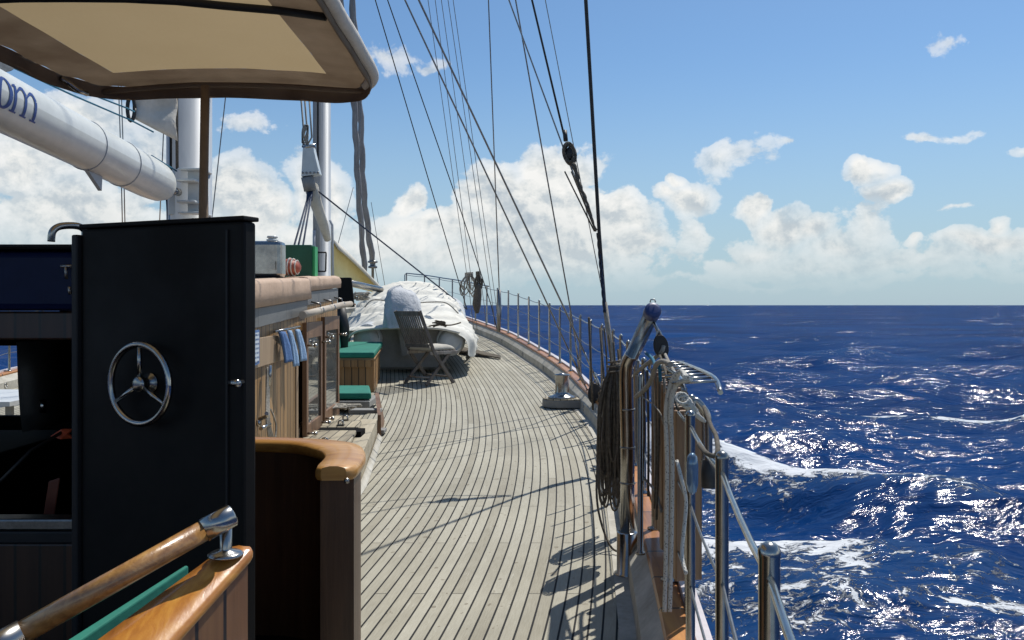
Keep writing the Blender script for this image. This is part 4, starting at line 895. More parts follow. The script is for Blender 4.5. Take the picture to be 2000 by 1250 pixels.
# yellow sail bag forward of the house
rows = []
for i in range(11):
    s = i / 10; row = []
    for k in range(7):
        q = k / 6; xt = 648 + 92 * s; yt = 472 + 92 * s ** 1.15; xb = 650 + 86 * s; yb = 550 + 20 * s
        row.append(P(xt + (xb - xt) * q, yt + (yb - yt) * q, 13.6 + 3 * s + .25 * math.sin(q * 3)))
    rows.append(row)
o = MB().grid(rows).build('sail_cover', 'yellow', solid=.03); tag(o, 'yellow triangular sail cover sloping down behind the fore mast', 'sail cover')
rows = [[P(660 + 80 * s, 487 + 78 * s ** 1.1, 13.55 + 3 * s), P(648 + 92 * s + 2, 470 + 92 * s ** 1.15, 13.5 + 3 * s), P(654 + 92 * s, 478 + 86 * s ** 1.1, 14.0 + 3 * s)] for s in np.linspace(0, 1, 9)]
o = MB().grid(rows).build('staysail', 'sail', solid=.02); tag(o, 'white folded sail edge above the yellow cover', 'sail')
o = MB().tube([P(650, 545, 13), P(700, 556, 13.5), P(745, 566, 14)], .05, 8).build('forward_spar', 'steel'); tag(o, 'horizontal chrome spar between the house and covered dinghy', 'spar')
# ---------------------------------------------------------------- deckhouse
WY0, WY1 = 4.2, 8.2
def wx(y): return float(interp(y, [4.76, 8.2], [-1.50, -1.70]))
def topz(y): return float(interp(y, [4.76, 8.2], [1.445, 1.575]))
HL = lambda y: 2 * xc(y) - wx(y)
dh = thing('deckhouse', 'varnished wooden deckhouse with tan canvas roof edge and open side doors', 'deckhouse', (-2.6, 6.5, 0))
def wallstrip(mb, y0, y1, z0, z1, off0=0, off1=0, n=6):
    """box against the starboard wall line, x from wall+off0 to wall+off1; z given as functions or numbers"""
    f0 = z0 if callable(z0) else (lambda y: z0); f1 = z1 if callable(z1) else (lambda y: z1)
    ys = np.linspace(y0, y1, n)
    for a, b in zip(ys[:-1], ys[1:]):
        mb.hexa([(wx(a) + off0, a, f0(a)), (wx(a) + off1, a, f0(a)), (wx(b) + off1, b, f0(b)), (wx(b) + off0, b, f0(b)), (wx(a) + off0, a, f1(a)), (wx(a) + off1, a, f1(a)), (wx(b) + off1, b, f1(b)), (wx(b) + off0, b, f1(b))])
    return mb
mb = MB(); wallstrip(mb, WY0, 6.15, 0, lambda y: topz(y) - .12, -.06, 0, 2); mb.build('wall_panel', 'house_wall', dh)
mb = MB(); mb.box((-3.3, 8.14, 0), (-1.74, 8.2, 1.5)); mb.box((-2.25, WY0, 0), (wx(4.2) - .06, WY0 + .05, 1.3)); mb.box((-3.3, 6.3, 0), (-2.26, 6.35, 1.4)); mb.build('end_wall', 'plank_zx_unlit', dh)
mb = MB(); mb.box((-3.34, 6.3, 0), (-3.3, 8.2, 1.46)); mb.box((-2.25, WY0, 0), (-2.21, 6.3, 1.33)); mb.build('wall_panel', 'plank_z', dh)
mb = MB()
for a, b, xl in ((4.2, 6.3, -2.27), (6.3, 8.2, -3.36)): mb.hexa([(xl, a, topz(a) - .10), (wx(a) - .01, a, topz(a) - .10), (wx(b) - .01, b, topz(b) - .10), (xl, b, topz(b) - .10), (xl, a, topz(a) - .03), (wx(a) - .01, a, topz(a) - .03), (wx(b) - .01, b, topz(b) - .03), (xl, b, topz(b) - .03)])
mb.build('roof', 'coping', dh)
# interior back so openings are dark
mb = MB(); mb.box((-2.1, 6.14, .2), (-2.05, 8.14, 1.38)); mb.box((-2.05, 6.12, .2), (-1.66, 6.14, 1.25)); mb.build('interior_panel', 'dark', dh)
# roof edge canvas: two lengths
def puff(y0, y1, zt, zb, off, name):
    rows = []
    for y in np.linspace(y0, y1, 26):
        w_ = .006 * math.sin(y * 9.3) + .004 * math.sin(y * 23); T = topz(y) + zt; B = topz(y) + zb
        rows.append([Vector((wx(y) - .22, y, T - .004)), Vector((wx(y) + off - .05, y, T + w_ * .5)), Vector((wx(y) + off - .012, y, T - .008)), Vector((wx(y) + off + w_ * .4, y, T - .03)), Vector((wx(y) + off + w_, y, (T + B) / 2)), Vector((wx(y) + off + .004, y, B)), Vector((wx(y) + off - .03, y, B - .002)), Vector((wx(y) - .05, y, B + .005))])
    mb = MB().grid(rows); mb.add(rows[0], [tuple(range(8))]); mb.add(rows[-1], [tuple(range(8))[::-1]]); return mb.build(name, 'coping', dh)
puff(4.2, 6.62, 0, -.165, .035, 'roof_edge'); puff(6.625, 8.27, .008, -.105, .02, 'roof_edge')
# grey ply band under the edge
wallstrip(MB(), WY0, 6.55, lambda y: topz(y) - .285, lambda y: topz(y) - .17, .001, .018, 4).build('grey_band', 'greyband', dh, bevel=.003)
wallstrip(MB(), 6.58, 8.2, lambda y: topz(y) - .215, lambda y: topz(y) - .11, .001, .012, 4).build('grey_band', 'greyband', dh, bevel=.003)
wallstrip(MB(), 6.60, 8.2, lambda y: topz(y) - .40, lambda y: topz(y) - .217, -.02, .004, 4).build('upper_panel', 'house_wall', dh)
wallstrip(MB(), 6.152, 6.598, lambda y: topz(y) - .40, lambda y: topz(y) - .13, -.02, .0005, 3).build('upper_panel', 'house_wall', dh)
wallstrip(MB(), 4.9, 6.1, .93, 1.105, .001, .012, 3).build('pin_board', 'frame_light', dh, bevel=.003)
# handrail along the house
pts = [(wx(y) + .085, y, topz(y) - .262) for y in (6.0, 6.6, 7.2, 7.8, 8.45)]
MB().tube(pts, .028, 14).build('handrail', 'handrail_grey', dh)
mb = MB()
for y in (6.75, 7.35, 7.95): mb = MB(); mb.tube([(wx(y) + .0, y, topz(y) - .19), (wx(y) + .085, y, topz(y) - .21), (wx(y) + .085, y, topz(y) - .24)], .008, 8); mb.lathe((wx(y) + .085, y - .02, topz(y) - .262), [(.031, 0), (.031, .04)], 14, (0, 1, 0)); mb.build('handrail_bracket', 'wire', dh)
# doorway frames, two open leaves with mirrored panes folded back
for y in (6.155, 7.03, 8.12): wallstrip(MB(), y, y + .07, lambda y: .20 + .02 * (y - 6.1), lambda y: topz(y) - .40, -.07, .012, 2).build('door_post', 'frame_light', dh, bevel=.003)
wallstrip(MB(), 6.156, 8.19, .20, .38, -.05, .004, 2).build('door_sill', 'frame_light', dh)
def leaf(y, lab, L):
    zt = topz(y) - .335; zb = .27; th = R(62)      # leaf swung out, edge toward viewer
    x0 = wx(y) + .012
    t = None
    def pt(u, v, z): # u along leaf from hinge, v thickness
        # leaf runs forward along the wall
        return Vector((x0 + .012 - u * .045 + v, y + u * .995, z))
    def bar(u0, u1, z0, z1, d0=0, d1=.035, mat='frame_wood', nm='door_frame', par=None):
        m_ = MB(); m_.hexa([pt(u0, d0, z0), pt(u0, d1, z0), pt(u1, d1, z0), pt(u1, d0, z0), pt(u0, d0, z1), pt(u0, d1, z1), pt(u1, d1, z1), pt(u1, d0, z1)]); return m_
    m_ = bar(0, .07, zb, zt); q = bar(L - .07, L, zb, zt); m_.add(q.v, q.f); q = bar(.071, L - .071, zt - .12, zt); m_.add(q.v, q.f); q = bar(.071, L - .071, zb, zb + .13); m_.add(q.v, q.f)
    fr = m_.build('side_door', 'frame_wood', dh, bevel=.003, label=lab)
    bar(.07, L - .07, zb + .13, zt - .12, .012, .022).build('pane', 'mirror', fr)
    mb = MB()
    for z in (zb + .07, zt - .17):
        for u in (.03, L - .03):
            mb = MB(); c = pt(u, .035, z); mb.tube([c, c + Vector((.055, -.01, 0))], .009, 8); mb.sphere(c + Vector((.062, -.01, 0)), .017, 10); mb.build('hook', 'steel', fr)
leaf(6.30, None, .66); leaf(7.13, None, .78)
# things on the house side
t = thing('notice_board', 'small blue-edged printed notice on the deckhouse wall', 'notice', (wx(4.95), 4.95, .95))
y0, y1 = 4.72, 5.0; 
MB().hexa([(wx(y0) + .014, y0, .94), (wx(y0) + .020, y0, .94), (wx(y1) + .020, y1, .955), (wx(y1) + .014, y1, .955), (wx(y0) + .014, y0, 1.15), (wx(y0) + .020, y0, 1.15), (wx(y1) + .020, y1, 1.155), (wx(y1) + .014, y1, 1.155)]).build('backing', 'towel_dark', t)
MB().hexa([(wx(y0) + .021, y0 + .02, .955), (wx(y0) + .023, y0 + .02, .955), (wx(y1) + .023, y1 - .02, .97), (wx(y1) + .021, y1 - .02, .97), (wx(y0) + .021, y0 + .02, 1.135), (wx(y0) + .023, y0 + .02, 1.135), (wx(y1) + .023, y1 - .02, 1.14), (wx(y1) + .021, y1 - .02, 1.14)]).build('sheet', 'notice', t)
def towel(y, x_off, zt, h, w, lab, mat):
    rows = []
    for i in range(13):
        s = i / 12; a = []
        for k in range(7):
            q = k / 6; a.append(Vector((wx(y) + x_off + .035 * s ** .8 * (1 if q > .1 else .6) + .012 * math.sin(q * 7 + s * 2), y + w * q * (.75 + .25 * s) + .03 * s, zt - h * s)))
        rows.append(a)
    o = MB().grid(rows).build('towel', mat, solid=.012); return tag(o, lab, 'towel')
towel(5.45, .03, 1.125, .20, .16, 'left dark blue towel folded over a peg on the deckhouse', 'towel_dark')
towel(5.60, .055, 1.13, .24, .10, 'middle light blue towel hanging from the deckhouse pegs', 'towel')
towel(5.82, .06, 1.13, .22, .13, 'right light blue towel hanging beside the open door', 'towel')
o = MB().tube([(wx(5.4) + .02, 5.4, 1.13), (wx(5.9) + .07, 5.95, 1.15)], .008, 8).build('peg_rail', 'steel'); tag(o, 'thin steel peg rail holding the blue towels', 'rail')
mb = MB(); y = 5.02
mb.tube([(wx(y) + .01, y, .62), (wx(y) + .06, y, .64), (wx(y) + .065, y - .03, .66)], .012, 8); mb.lathe((wx(y) + .0, y, .60), [(.022, 0), (.022, .02)], 12, (1, 0, 0)); mb.tube([(wx(y) + .05, y - .09, .58), (wx(y) + .05, y + .09, .58)], .012, 8, sm=0); mb.tube([(wx(y), y, .5), (wx(y) + .05, y, .5)], .014, 8)
tag(mb.build('horn_cleat', 'steel'), 'chrome cleat on the lower deckhouse planks', 'cleat')
mb = MB(); rnd = random.Random(6)
for k in range(4): mb.tube([(wx(5.2) + .02, 5.2 + .01 * k, .92), (wx(5.2) + .03, 5.14 + .02 * k, .74), (wx(5.1) + .05, 5.06 + .02 * k, .60), (wx(5.1) + .055, 5.1 + .03 * k, .48), (wx(5.2) + .05, 5.22 + .01 * k, .40 + .02 * k), (wx(5.3) + .05, 5.30, .55), (wx(5.2) + .04, 5.2, .66)], .0055, 6, sm=5)
tag(mb.build('rope', 'rope_grey'), 'thin grey line looped over the deckhouse cleat', 'rope')
o = MB().tube([(wx(5.15) + .02, 5.22, .80), (wx(5.15) + .025, 5.22, .93)], .014, 8).build('gate_hook', 'steel'); tag(o, 'chrome snap hook above the deckhouse cleat', 'hook')
# roof gear
t = thing('stainless_locker', 'shiny stainless steel box on the deckhouse roof', 'locker', P(500, 540, 6.3))
a = P(440, 536, 6.0); mb = MB(); zt = 1.75
x0, x1 = -2.35, -1.68
mb.box((x0, 6.15, 1.50), (x1, 6.30, zt + .02)); o = mb.build('body', 'steel', t, bevel=.03)
MB().box((x0 - .01, 6.13, 1.49), (x1 + .01, 6.32, 1.502)).build('base_lip', 'rubber', t)
MB().box((x1 - .07, 6.135, 1.56), (x1 - .04, 6.152, 1.62)).build('latch', 'steel', t)
o = MB().lathe(P(532, 481, 6.22), [(.04, 0), (.04, .015), (.03, .018), (.03, .03), (.043, .033), (.043, .05), (.03, .052), (.03, .06), (.04, .062), (.038, .075)], 20).build('vent_cap', 'white'); tag(o, 'small white ribbed vent standing on the steel box', 'vent')
t = thing('green_locker', 'green box on the house roof, its sunlit side painted brighter', 'locker', P(580, 541, 7.6))
MB().box((P(540, 0, 7.6).x, 7.6, 1.53), (P(609, 0, 7.6).x, 7.74, P(0, 478, 7.6).z)).build('body', 'greenpaint', t, bevel=.01)
MB().box((P(609, 0, 7.6).x + .001, 7.62, 1.53), (P(613, 0, 7.6).x + .005, 7.73, P(0, 481, 7.6).z)).build('sunlit_side', 'sunlit_green', t)  # thin side face coloured as if sunlit
t = thing('horseshoe_buoy', 'faded red-orange rescue buoy lying by the green locker', 'life buoy', P(568, 540, 7.0))
MB().sphere(P(567, 522, 7.0), .080, 18, (1.1, 1.3, .90)).build('float', 'redorange', t)
mb = MB(); c = P(567, 522, 7.0)
for k in range(3): mb.tube([c + Vector((.028 * k, .106 * (1 - (.028 * k / .088) ** 2) ** .5 * math.cos(a), .074 * (1 - (.028 * k / .088) ** 2) ** .5 * math.sin(a))) for a in np.linspace(0, 6.284, 20)], .006, 6)
mb.build('strap', 'sail', t)
# dark panel forward of house
o = MB().hexa([P(660, 600, 10.9), P(692, 600, 10.9), P(692, 600, 10.9) + Vector((0, .05, 0)), P(660, 600, 10.9) + Vector((0, .05, 0)), P(656, 542, 10.9), P(686, 542, 10.9), P(686, 542, 10.9) + Vector((0, .05, 0)), P(656, 542, 10.9) + Vector((0, .05, 0))]).build('dark_board', 'black', bevel=.01); tag(o, 'upright black board standing forward of the deckhouse', 'board')
o = MB().tube([P(664, 600, 10.8), P(672, 640, 10.8), P(668, 690, 10.8)], .07, 10).build('dark_bag', 'rubber'); tag(o, 'dark bag hanging under the black board by the bench', 'bag')
# ---------------------------------------------------------------- deck boxes beside the house
def bx(y): return float(interp(y, [5.2, 5.9, 7.64, 8.3], [-1.03, -1.05, -1.22, -1.28]))
t = thing('teak_step', 'weathered teak step platform along the deckhouse with hinged lids', 'step platform', (-1.3, 6.8, .05))
mb = MB(); 
for a, b in ((4.6, 5.9), (5.9, 7.64)):
    mb.hexa([(wx(a), a, sheer(a)), (bx(a), a, sheer(a)), (bx(b), b, sheer(b)), (wx(b), b, sheer(b)), (wx(a), a, sheer(a) + .20), (bx(a), a, sheer(a) + .20), (bx(b), b, sheer(b) + .17), (wx(b), b, sheer(b) + .17)])
mb.build('platform', 'grey_teak_p', t, bevel=.006)
for i, (y0, y1, w0) in enumerate(((5.95, 6.62, .05), (6.86, 7.14, .05), (7.17, 7.55, .08))):
    mb = MB(); a, b = y0, y1; z = sheer(6.5) + .205
    mb.hexa([(wx(a) + .03, a, z), (bx(a) - w0 - .05, a, z), (bx(b) - w0 - .05, b, z + .01), (wx(b) + .03, b, z + .01), (wx(a) + .03, a, z + .035), (bx(a) - w0 - .05, a, z + .035), (bx(b) - w0 - .05, b, z + .045), (wx(b) + .03, b, z + .045)])
    ld = mb.build('lid', 'grey_teak', t, bevel=.008)
    mb = MB(); c = Vector(((wx(y0) + bx(y0)) / 2 - .02, y0 + .06, z + .04)); mb.box(c - Vector((.03, .03, 0)), c + Vector((.03, .03, .006))); mb.tube([c + Vector((-.02, 0, .0)), c + Vector((-.015, 0, .035)), c + Vector((.015, 0, .035)), c + Vector((.02, 0, 0))], .007, 8, sm=3); mb.build('lift_ring', 'steel', ld)
MB().box((wx(6.7) + .05, 6.64, sheer(6.6) + .19), (bx(6.7) - .06, 6.84, sheer(6.6) + .232)).build('gap_shade', 'dark', t)  # solid black slab stands in for the shade of an open gap
mb = MB(); wy = [5.0, 5.8, 6.6, 7.6]; mb.grid([[(bx(y) + .012, y, sheer(y) + .004), (bx(y) + .012, y, sheer(y) + .05), (bx(y) + .05, y, sheer(y) + .006)] for y in wy]); mb.build('base_bead', 'offwhite', t)
t = thing('wooden_steps', 'small dark wooden step leaning at the end of the teak platform', 'step', (-1.3, 8.0, .1))
for i, (y, z, o_) in enumerate(((7.72, .02, 0), (8.0, .16, -.06))):
    MB().box((-1.55, y, sheer(y) + z), (bx(y) + .06 + o_, y + .16, sheer(y) + z + .035)).build('tread', 'transom', t, bevel=.006)
MB().hexa([(bx(7.7) + .0, 7.66, sheer(7.7)), (bx(7.7) + .04, 7.66, sheer(7.7)), (bx(8.6) + .0, 8.5, sheer(8.4)), (bx(8.6) - .04, 8.5, sheer(8.4)), (bx(7.7) + .0, 7.70, .30), (bx(7.7) + .03, 7.70, .30), (bx(8.6) - .06, 8.5, .42), (bx(8.6) - .10, 8.5, .42)]).build('side_board', 'frame_wood', t)
mb = MB(); rnd = random.Random(12)
for k in range(5): mb.tube([(rnd.uniform(-1.66, -1.36), rnd.uniform(7.5, 7.8), sheer(7.6) + .27 + rnd.uniform(0, .03)) for _ in range(6)], .01, 6, sm=5)
tag(mb.build('rope_coil', 'rope_grey'), 'small grey rope tangle lying on the forward teak lid', 'rope')
# bench
bt = thing('deck_bench', 'slatted wooden locker bench with green upholstery forward of the house', 'bench', (-2.0, 10.8, sheer(10.8)))
def slb(mb, x0, x1, y0, y1, z0, z1): # follows sheer
    mb.hexa([(x0[0], y0, sheer(y0) + z0), (x1[0], y0, sheer(y0) + z0), (x1[1], y1, sheer(y1) + z0), (x0[1], y1, sheer(y1) + z0), (x0[0], y0, sheer(y0) + z1), (x1[0], y0, sheer(y0) + z1), (x1[1], y1, sheer(y1) + z1), (x0[1], y1, sheer(y1) + z1)]); return mb
slb(MB(), (-2.5, -2.5), (-1.71, -1.80), 10.3, 10.34, .002, .40).build('front_panel', 'bench_shaded', bt)
slb(MB(), (-2.5, -2.5), (-1.69, -1.79), 10.341, 11.45, .0, .40).build('side_panel', 'bench_sunlit', bt)
slb(MB(), (-2.5, -2.5), (-1.67, -1.76), 10.27, 11.47, .40, .425).build('rim', 'bench_sunlit', bt, bevel=.006)
slb(MB(), (-2.5, -2.5), (-1.70, -1.765), 10.25, 10.29, .32, .41).build('rim', 'bench_shaded', bt, bevel=.004)
mb = slb(MB(), (-2.5, -2.45), (-1.67, -1.75), 10.26, 11.45, .43, .50); o = mb.build('seat_cushion', 'green', bevel=.02); tag(o, 'wide green canvas cushion on top of the slatted bench', 'cushion')
o = MB().hexa([(-2.5, 10.5, .73), (-2.14, 10.5, .73), (-2.26, 11.45, .80), (-2.5, 11.45, .80), (-2.5, 10.6, 1.13), (-2.20, 10.6, 1.15), (-2.30, 11.5, 1.24), (-2.5, 11.5, 1.24)]).build('back_cushion', 'green', bevel=.03); tag(o, 'upright green back cushion behind the bench cushion', 'cushion')
o = MB().box((P(0, 0, 0).x - 2.5, 8.9, sheer(9) + .06), (-1.50, 9.5, sheer(9) + .13)).build('step_seat', 'transom', bevel=.01); tag(o, 'low dark wooden seat box in front of the slatted bench', 'seat box')
mb = MB().hexa([(-2.3, 8.95, .30), (-1.49, 8.95, .30), (-1.62, 9.6, .32), (-2.3, 9.6, .32), (-2.3, 8.95, .37), (-1.49, 8.95, .37), (-1.62, 9.6, .39), (-2.3, 9.6, .39)]); o = mb.build('seat_cushion', 'green', bevel=.02); tag(o, 'small low green cushion in front of the bench', 'cushion')
# ---------------------------------------------------------------- dinghy under cover
dg = thing('inflatable_dinghy', 'inflatable dinghy lashed on deck, tube ends and transom showing', 'dinghy', (-1.45, 12.5, sheer(12.5)))
for x0, x1, zz in ((-2.02, -1.95, .83), (-.86, -.98, .80)):
    q = [(x0, 11.68, zz), (x0, 11.73, zz), (x0, 11.85, zz), (x0 + (x1 - x0) * .3, 12.6, zz + .10), (x1, 14.0, zz + .30), (x1 * .75 - .36, 15.0, zz + .45), (-1.5, 15.5, zz + .52)]
    MB().tube(q, [.06, .15, .205, .215, .215, .2, .18], 20, sm=4).build('tube', 'tube', dg)
    MB().lathe((x0, 11.71, zz), [(.05, -.012), (.14, .03), (.17, .05)], 20, (0, 1, 0)).build('tube_cone', 'tube', dg)
    MB().tube([(x0 + .175 * math.cos(a), 11.80, zz + .195 * math.sin(a)) for a in np.linspace(0, 6.284, 30)], .016, 8).build('band', 'greycover', dg)
MB().hexa([(-1.86, 11.9, .42), (-1.02, 11.9, .42), (-1.02, 12.0, .42), (-1.86, 12.0, .42), (-1.86, 11.84, .98), (-1.02, 11.84, .96), (-1.02, 11.94, .96), (-1.86, 11.94, .98)]).build('transom', 'transom', dg, bevel=.01)
MB().hexa([(-1.7, 11.95, .40), (-1.2, 11.95, .40), (-1.3, 14.6, .95), (-1.6, 14.6, .95), (-2.0, 11.95, .75), (-.9, 11.95, .75), (-1.1, 14.6, 1.3), (-1.9, 14.6, 1.3)]).build('hull', 'transom', dg)
for x in (-1.62, -1.22): MB().box((x, 11.93, .42), (x + .08, 11.99, .5)).build('drain', 'rubber', dg)
# cradle
mb = MB(); 
for y in (12.3, 13.9): mb.hexa([(-2.1, y, sheer(y)), (-.9, y, sheer(y)), (-.9, y + .1, sheer(y)), (-2.1, y + .1, sheer(y)), (-2.0, y, sheer(y) + .16), (-1.0, y, sheer(y) + .16), (-1.0, y + .1, sheer(y) + .16), (-2.0, y + .1, sheer(y) + .16)])
tag(mb.build('cradle', 'transom'), 'dark wooden chocks under the covered dinghy', 'cradle')
def cover():
    Y_ = [11.60, 11.8, 12.6, 13.4, 14.2, 15.0, 15.6, 15.9]
    XL = [-2.33, -2.40, -2.50, -2.58, -2.62, -2.50, -2.25, -2.0]; XR = [-.56, -.53, -.56, -.66, -.80, -1.02, -1.32, -1.5]
    ZT = [.99, 1.03, 1.24, 1.42, 1.60, 1.66, 1.60, 1.35]; ZL = [.72, .68, .74, .90, 1.0, 1.1, 1.2, 1.2]; ZR = [.66, .60, .60, .70, .85, 1.0, 1.15, 1.2]
    rows = []; NU = 72
    for y in np.linspace(11.60, 15.9, 96):
        xl, xr, zt, zl, zr = (float(interp(y, Y_, A)) for A in (XL, XR, ZT, ZL, ZR)); row = []
        for k in range(NU + 1):
            s = k / NU; a = math.pi * (1 - s)
            e = .62 if y < 13 else .75
            cx = math.copysign(abs(math.cos(a)) ** e, math.cos(a)); cz = abs(math.sin(a)) ** (.55 if y < 12.6 else .8)
            x = (xl + xr) / 2 + cx * (xr - xl) / 2; zb = zl if s < .5 else zr; z = zb + (zt - zb) * cz
            if y > 12.8 and .25 < s < .75: z += .05 * math.sin((s - .25) * math.pi / .5) * min(1, (y - 12.8))
            p = Vector((x, y, z))
            # wrinkles radiating across the shoulders, stronger on the port quarter
            wv = mn.fractal(Vector((x * 1.2, y * 3.6, z * 1.6)), 1.0, 2.0, 4); ri = 1 - abs(mn.noise(Vector((x * .9 + y * .35, y * 4.6 - x * 1.6, z * 2.2))))
            amp = .055 + .06 * max(0, .6 - s)
            nrm = Vector((cx * .8, 0, .6 + cz * .4)).normalized()
            p += nrm * ((ri ** 3) * amp * 1.6 - amp + wv * .012)
            if k in (0, NU): p.z -= .02 + .05 * mn.noise(Vector((y * 3, s, 0)))
            row.append(p)
        rows.append(row)
    mb = MB().grid(rows); mb.add(rows[-1], [tuple(range(NU + 1))])
    # skirt draped down on the starboard quarter
    rows = []
    for i in range(22):
        s = i / 21; y = 11.80 + 1.5 * s; top = Vector((-.60 + .0 * s, y, .74 + .04 * s)); row = []
        for k in range(10):
            q = k / 9; x = top.x - .02 + .10 * math.sin(q * 2.6) * (1 + .3 * math.sin(i * 1.3)) - .12 * q * q; z = top.z + .1 - (.30 + .10 * math.sin(s * 3.1 + .6)) * q
            row.append(Vector((x + .03 * mn.noise(Vector((y * 3, q * 3, 1))), y + .05 * math.sin(q * 3), z)))
        rows.append(row)
    mb.grid(rows)
    # aft hem over the starboard tube end
    rows = []
    for i in range(14):
        a = R(100 - 120 * i / 13); rows.append([Vector((-.84 + (.235 + .02 * k) * math.cos(a) + .05, 11.66 + .05 * k, .80 + (.21 + .02 * k) * math.sin(a))) for k in range(4)])
    o = mb.build('boat_cover', 'cover'); return tag(o, 'wrinkled off-white canvas cover stretched over the dinghy', 'boat cover')
cover()
# hem lip across transom
mb = MB(); mb.tube([(-2.3, 11.6, .80), (-2.15, 11.59, .93), (-1.9, 11.59, .975), (-1.45, 11.59, .99), (-1.0, 11.59, .975), (-.72, 11.6, .92)], .018, 8, sm=4); tag(mb.build('cover_hem', 'cover'), 'rolled hem of the dinghy cover above the transom', 'hem')
for i, (pts, lab) in enumerate(([(P(688, 632, 11.9)), P(730, 590, 12.6), P(745, 583, 12.9), P(800, 592, 12.9), P(868, 590, 13.0), P(900, 640, 12.6)], 'upper lashing across the dinghy cover'), ([P(690, 640, 11.8), P(740, 637, 11.75), P(765, 628, 11.75), P(775, 622, 11.8)], 'left lower lashing on the cover edge'), ([P(840, 628, 11.72), P(862, 634, 11.72), P(895, 632, 11.7), P(905, 636, 11.9)], 'right lower lashing on the cover edge')) if False else enumerate([]): pass
o = MB().tube([P(712, 600, 12.2), P(728, 586, 12.25), P(760, 588, 12.3), P(800, 592, 12.3), P(840, 590, 12.3), P(872, 592, 12.3), P(895, 612, 12.2)], .010, 7, sm=5).build('lashing_rope', 'rope_grey'); tag(o, 'grey lashing rope passing over the top of the dinghy cover', 'rope')
mb = MB(); rnd = random.Random(21)
for k in range(4): mb.tube([P(856 + rnd.uniform(-12, 16), 632 + rnd.uniform(-6, 7), 11.5) for _ in range(6)], .009, 6, sm=5)
mb.tube([P(838, 637, 11.52), P(856, 634, 11.5), P(880, 635, 11.52), P(900, 630, 11.6)], .010, 6, sm=5)
tag(mb.build('rope_tangle', 'rope_brown'), 'small rope tangle on the cover edge right of the chair', 'rope')
mb = MB(); rnd = random.Random(22)
for k in range(7): mb.tube([P(704 + rnd.uniform(-16, 18), 578 + rnd.uniform(-8, 8), 12.6 + rnd.uniform(-.2, .2)) for _ in range(6)], .012, 6, sm=5)
tag(mb.build('rope_tangle', 'rope_grey'), 'heap of rope on the left shoulder of the dinghy cover', 'rope')
# outboard under its grey cover
rows = []
for i in range(25):
    s = i / 24; z = .99 + .55 * s; c = Vector((-1.50 - .03 * s, 11.66 + .12 * s, z)); row = []
    hw = interp(s, [0, .35, .7, .88, .97, 1], [.27, .265, .225, .18, .12, .02]); hd = hw * 1.15
    for k in range(57):
        a = 2 * math.pi * k / 56; ca, sa = math.cos(a), math.sin(a); e = .62
        x = math.copysign(abs(ca) ** e, ca); y = math.copysign(abs(sa) ** e, sa)
        fold = (1 - abs(mn.noise(Vector((x * 1.6 + z * 2.2, y * 1.8 - z * 1.2, z * 1.5 + 4))))) ** 5; rr_ = .96 + .11 * fold + .07 * mn.fractal(Vector((x * 2, y * 2, z * 5)), 1, 2, 3)
        row.append(c + Vector((hw * rr_ * x, hd * rr_ * y, (.03 * mn.noise(Vector((x * 2.5, y * 2.5, 1))) - .03 * x * s))))
    rows.append(row)
mb = MB().grid(rows); mb.add(rows[-1][:-1], [tuple(range(56))])
om = mb.build('outboard_motor', 'greycover'); tag(om, 'outboard engine under a crumpled grey fabric cover behind the chair', 'outboard motor')
MB().hexa([(-1.53, 11.74, .60), (-1.42, 11.74, .60), (-1.42, 11.86, .60), (-1.53, 11.86, .60), (-1.58, 11.70, 1.0), (-1.37, 11.70, 1.0), (-1.37, 11.9, 1.0), (-1.58, 11.9, 1.0)]).build('leg', 'transom', om)
# folded dark cloth right of dinghy
rows = []
for i in range(20):
    s = i / 19; rows.append([Vector((-.86 + .68 * s, 13.9 - .55 * s + .05 * k * (1.2 - s), sheer(13.9 - .55 * s + .05 * k) + .015 + .06 * (1 - s) * abs(math.sin(k * 1.3 + s * 3)))) for k in range(9)])
mb = MB().grid(rows); o = mb.build('folded_cloth', 'rope_dark', solid=.02); tag(o, 'dark folded cloth lying on deck right of the dinghy cover', 'cloth')
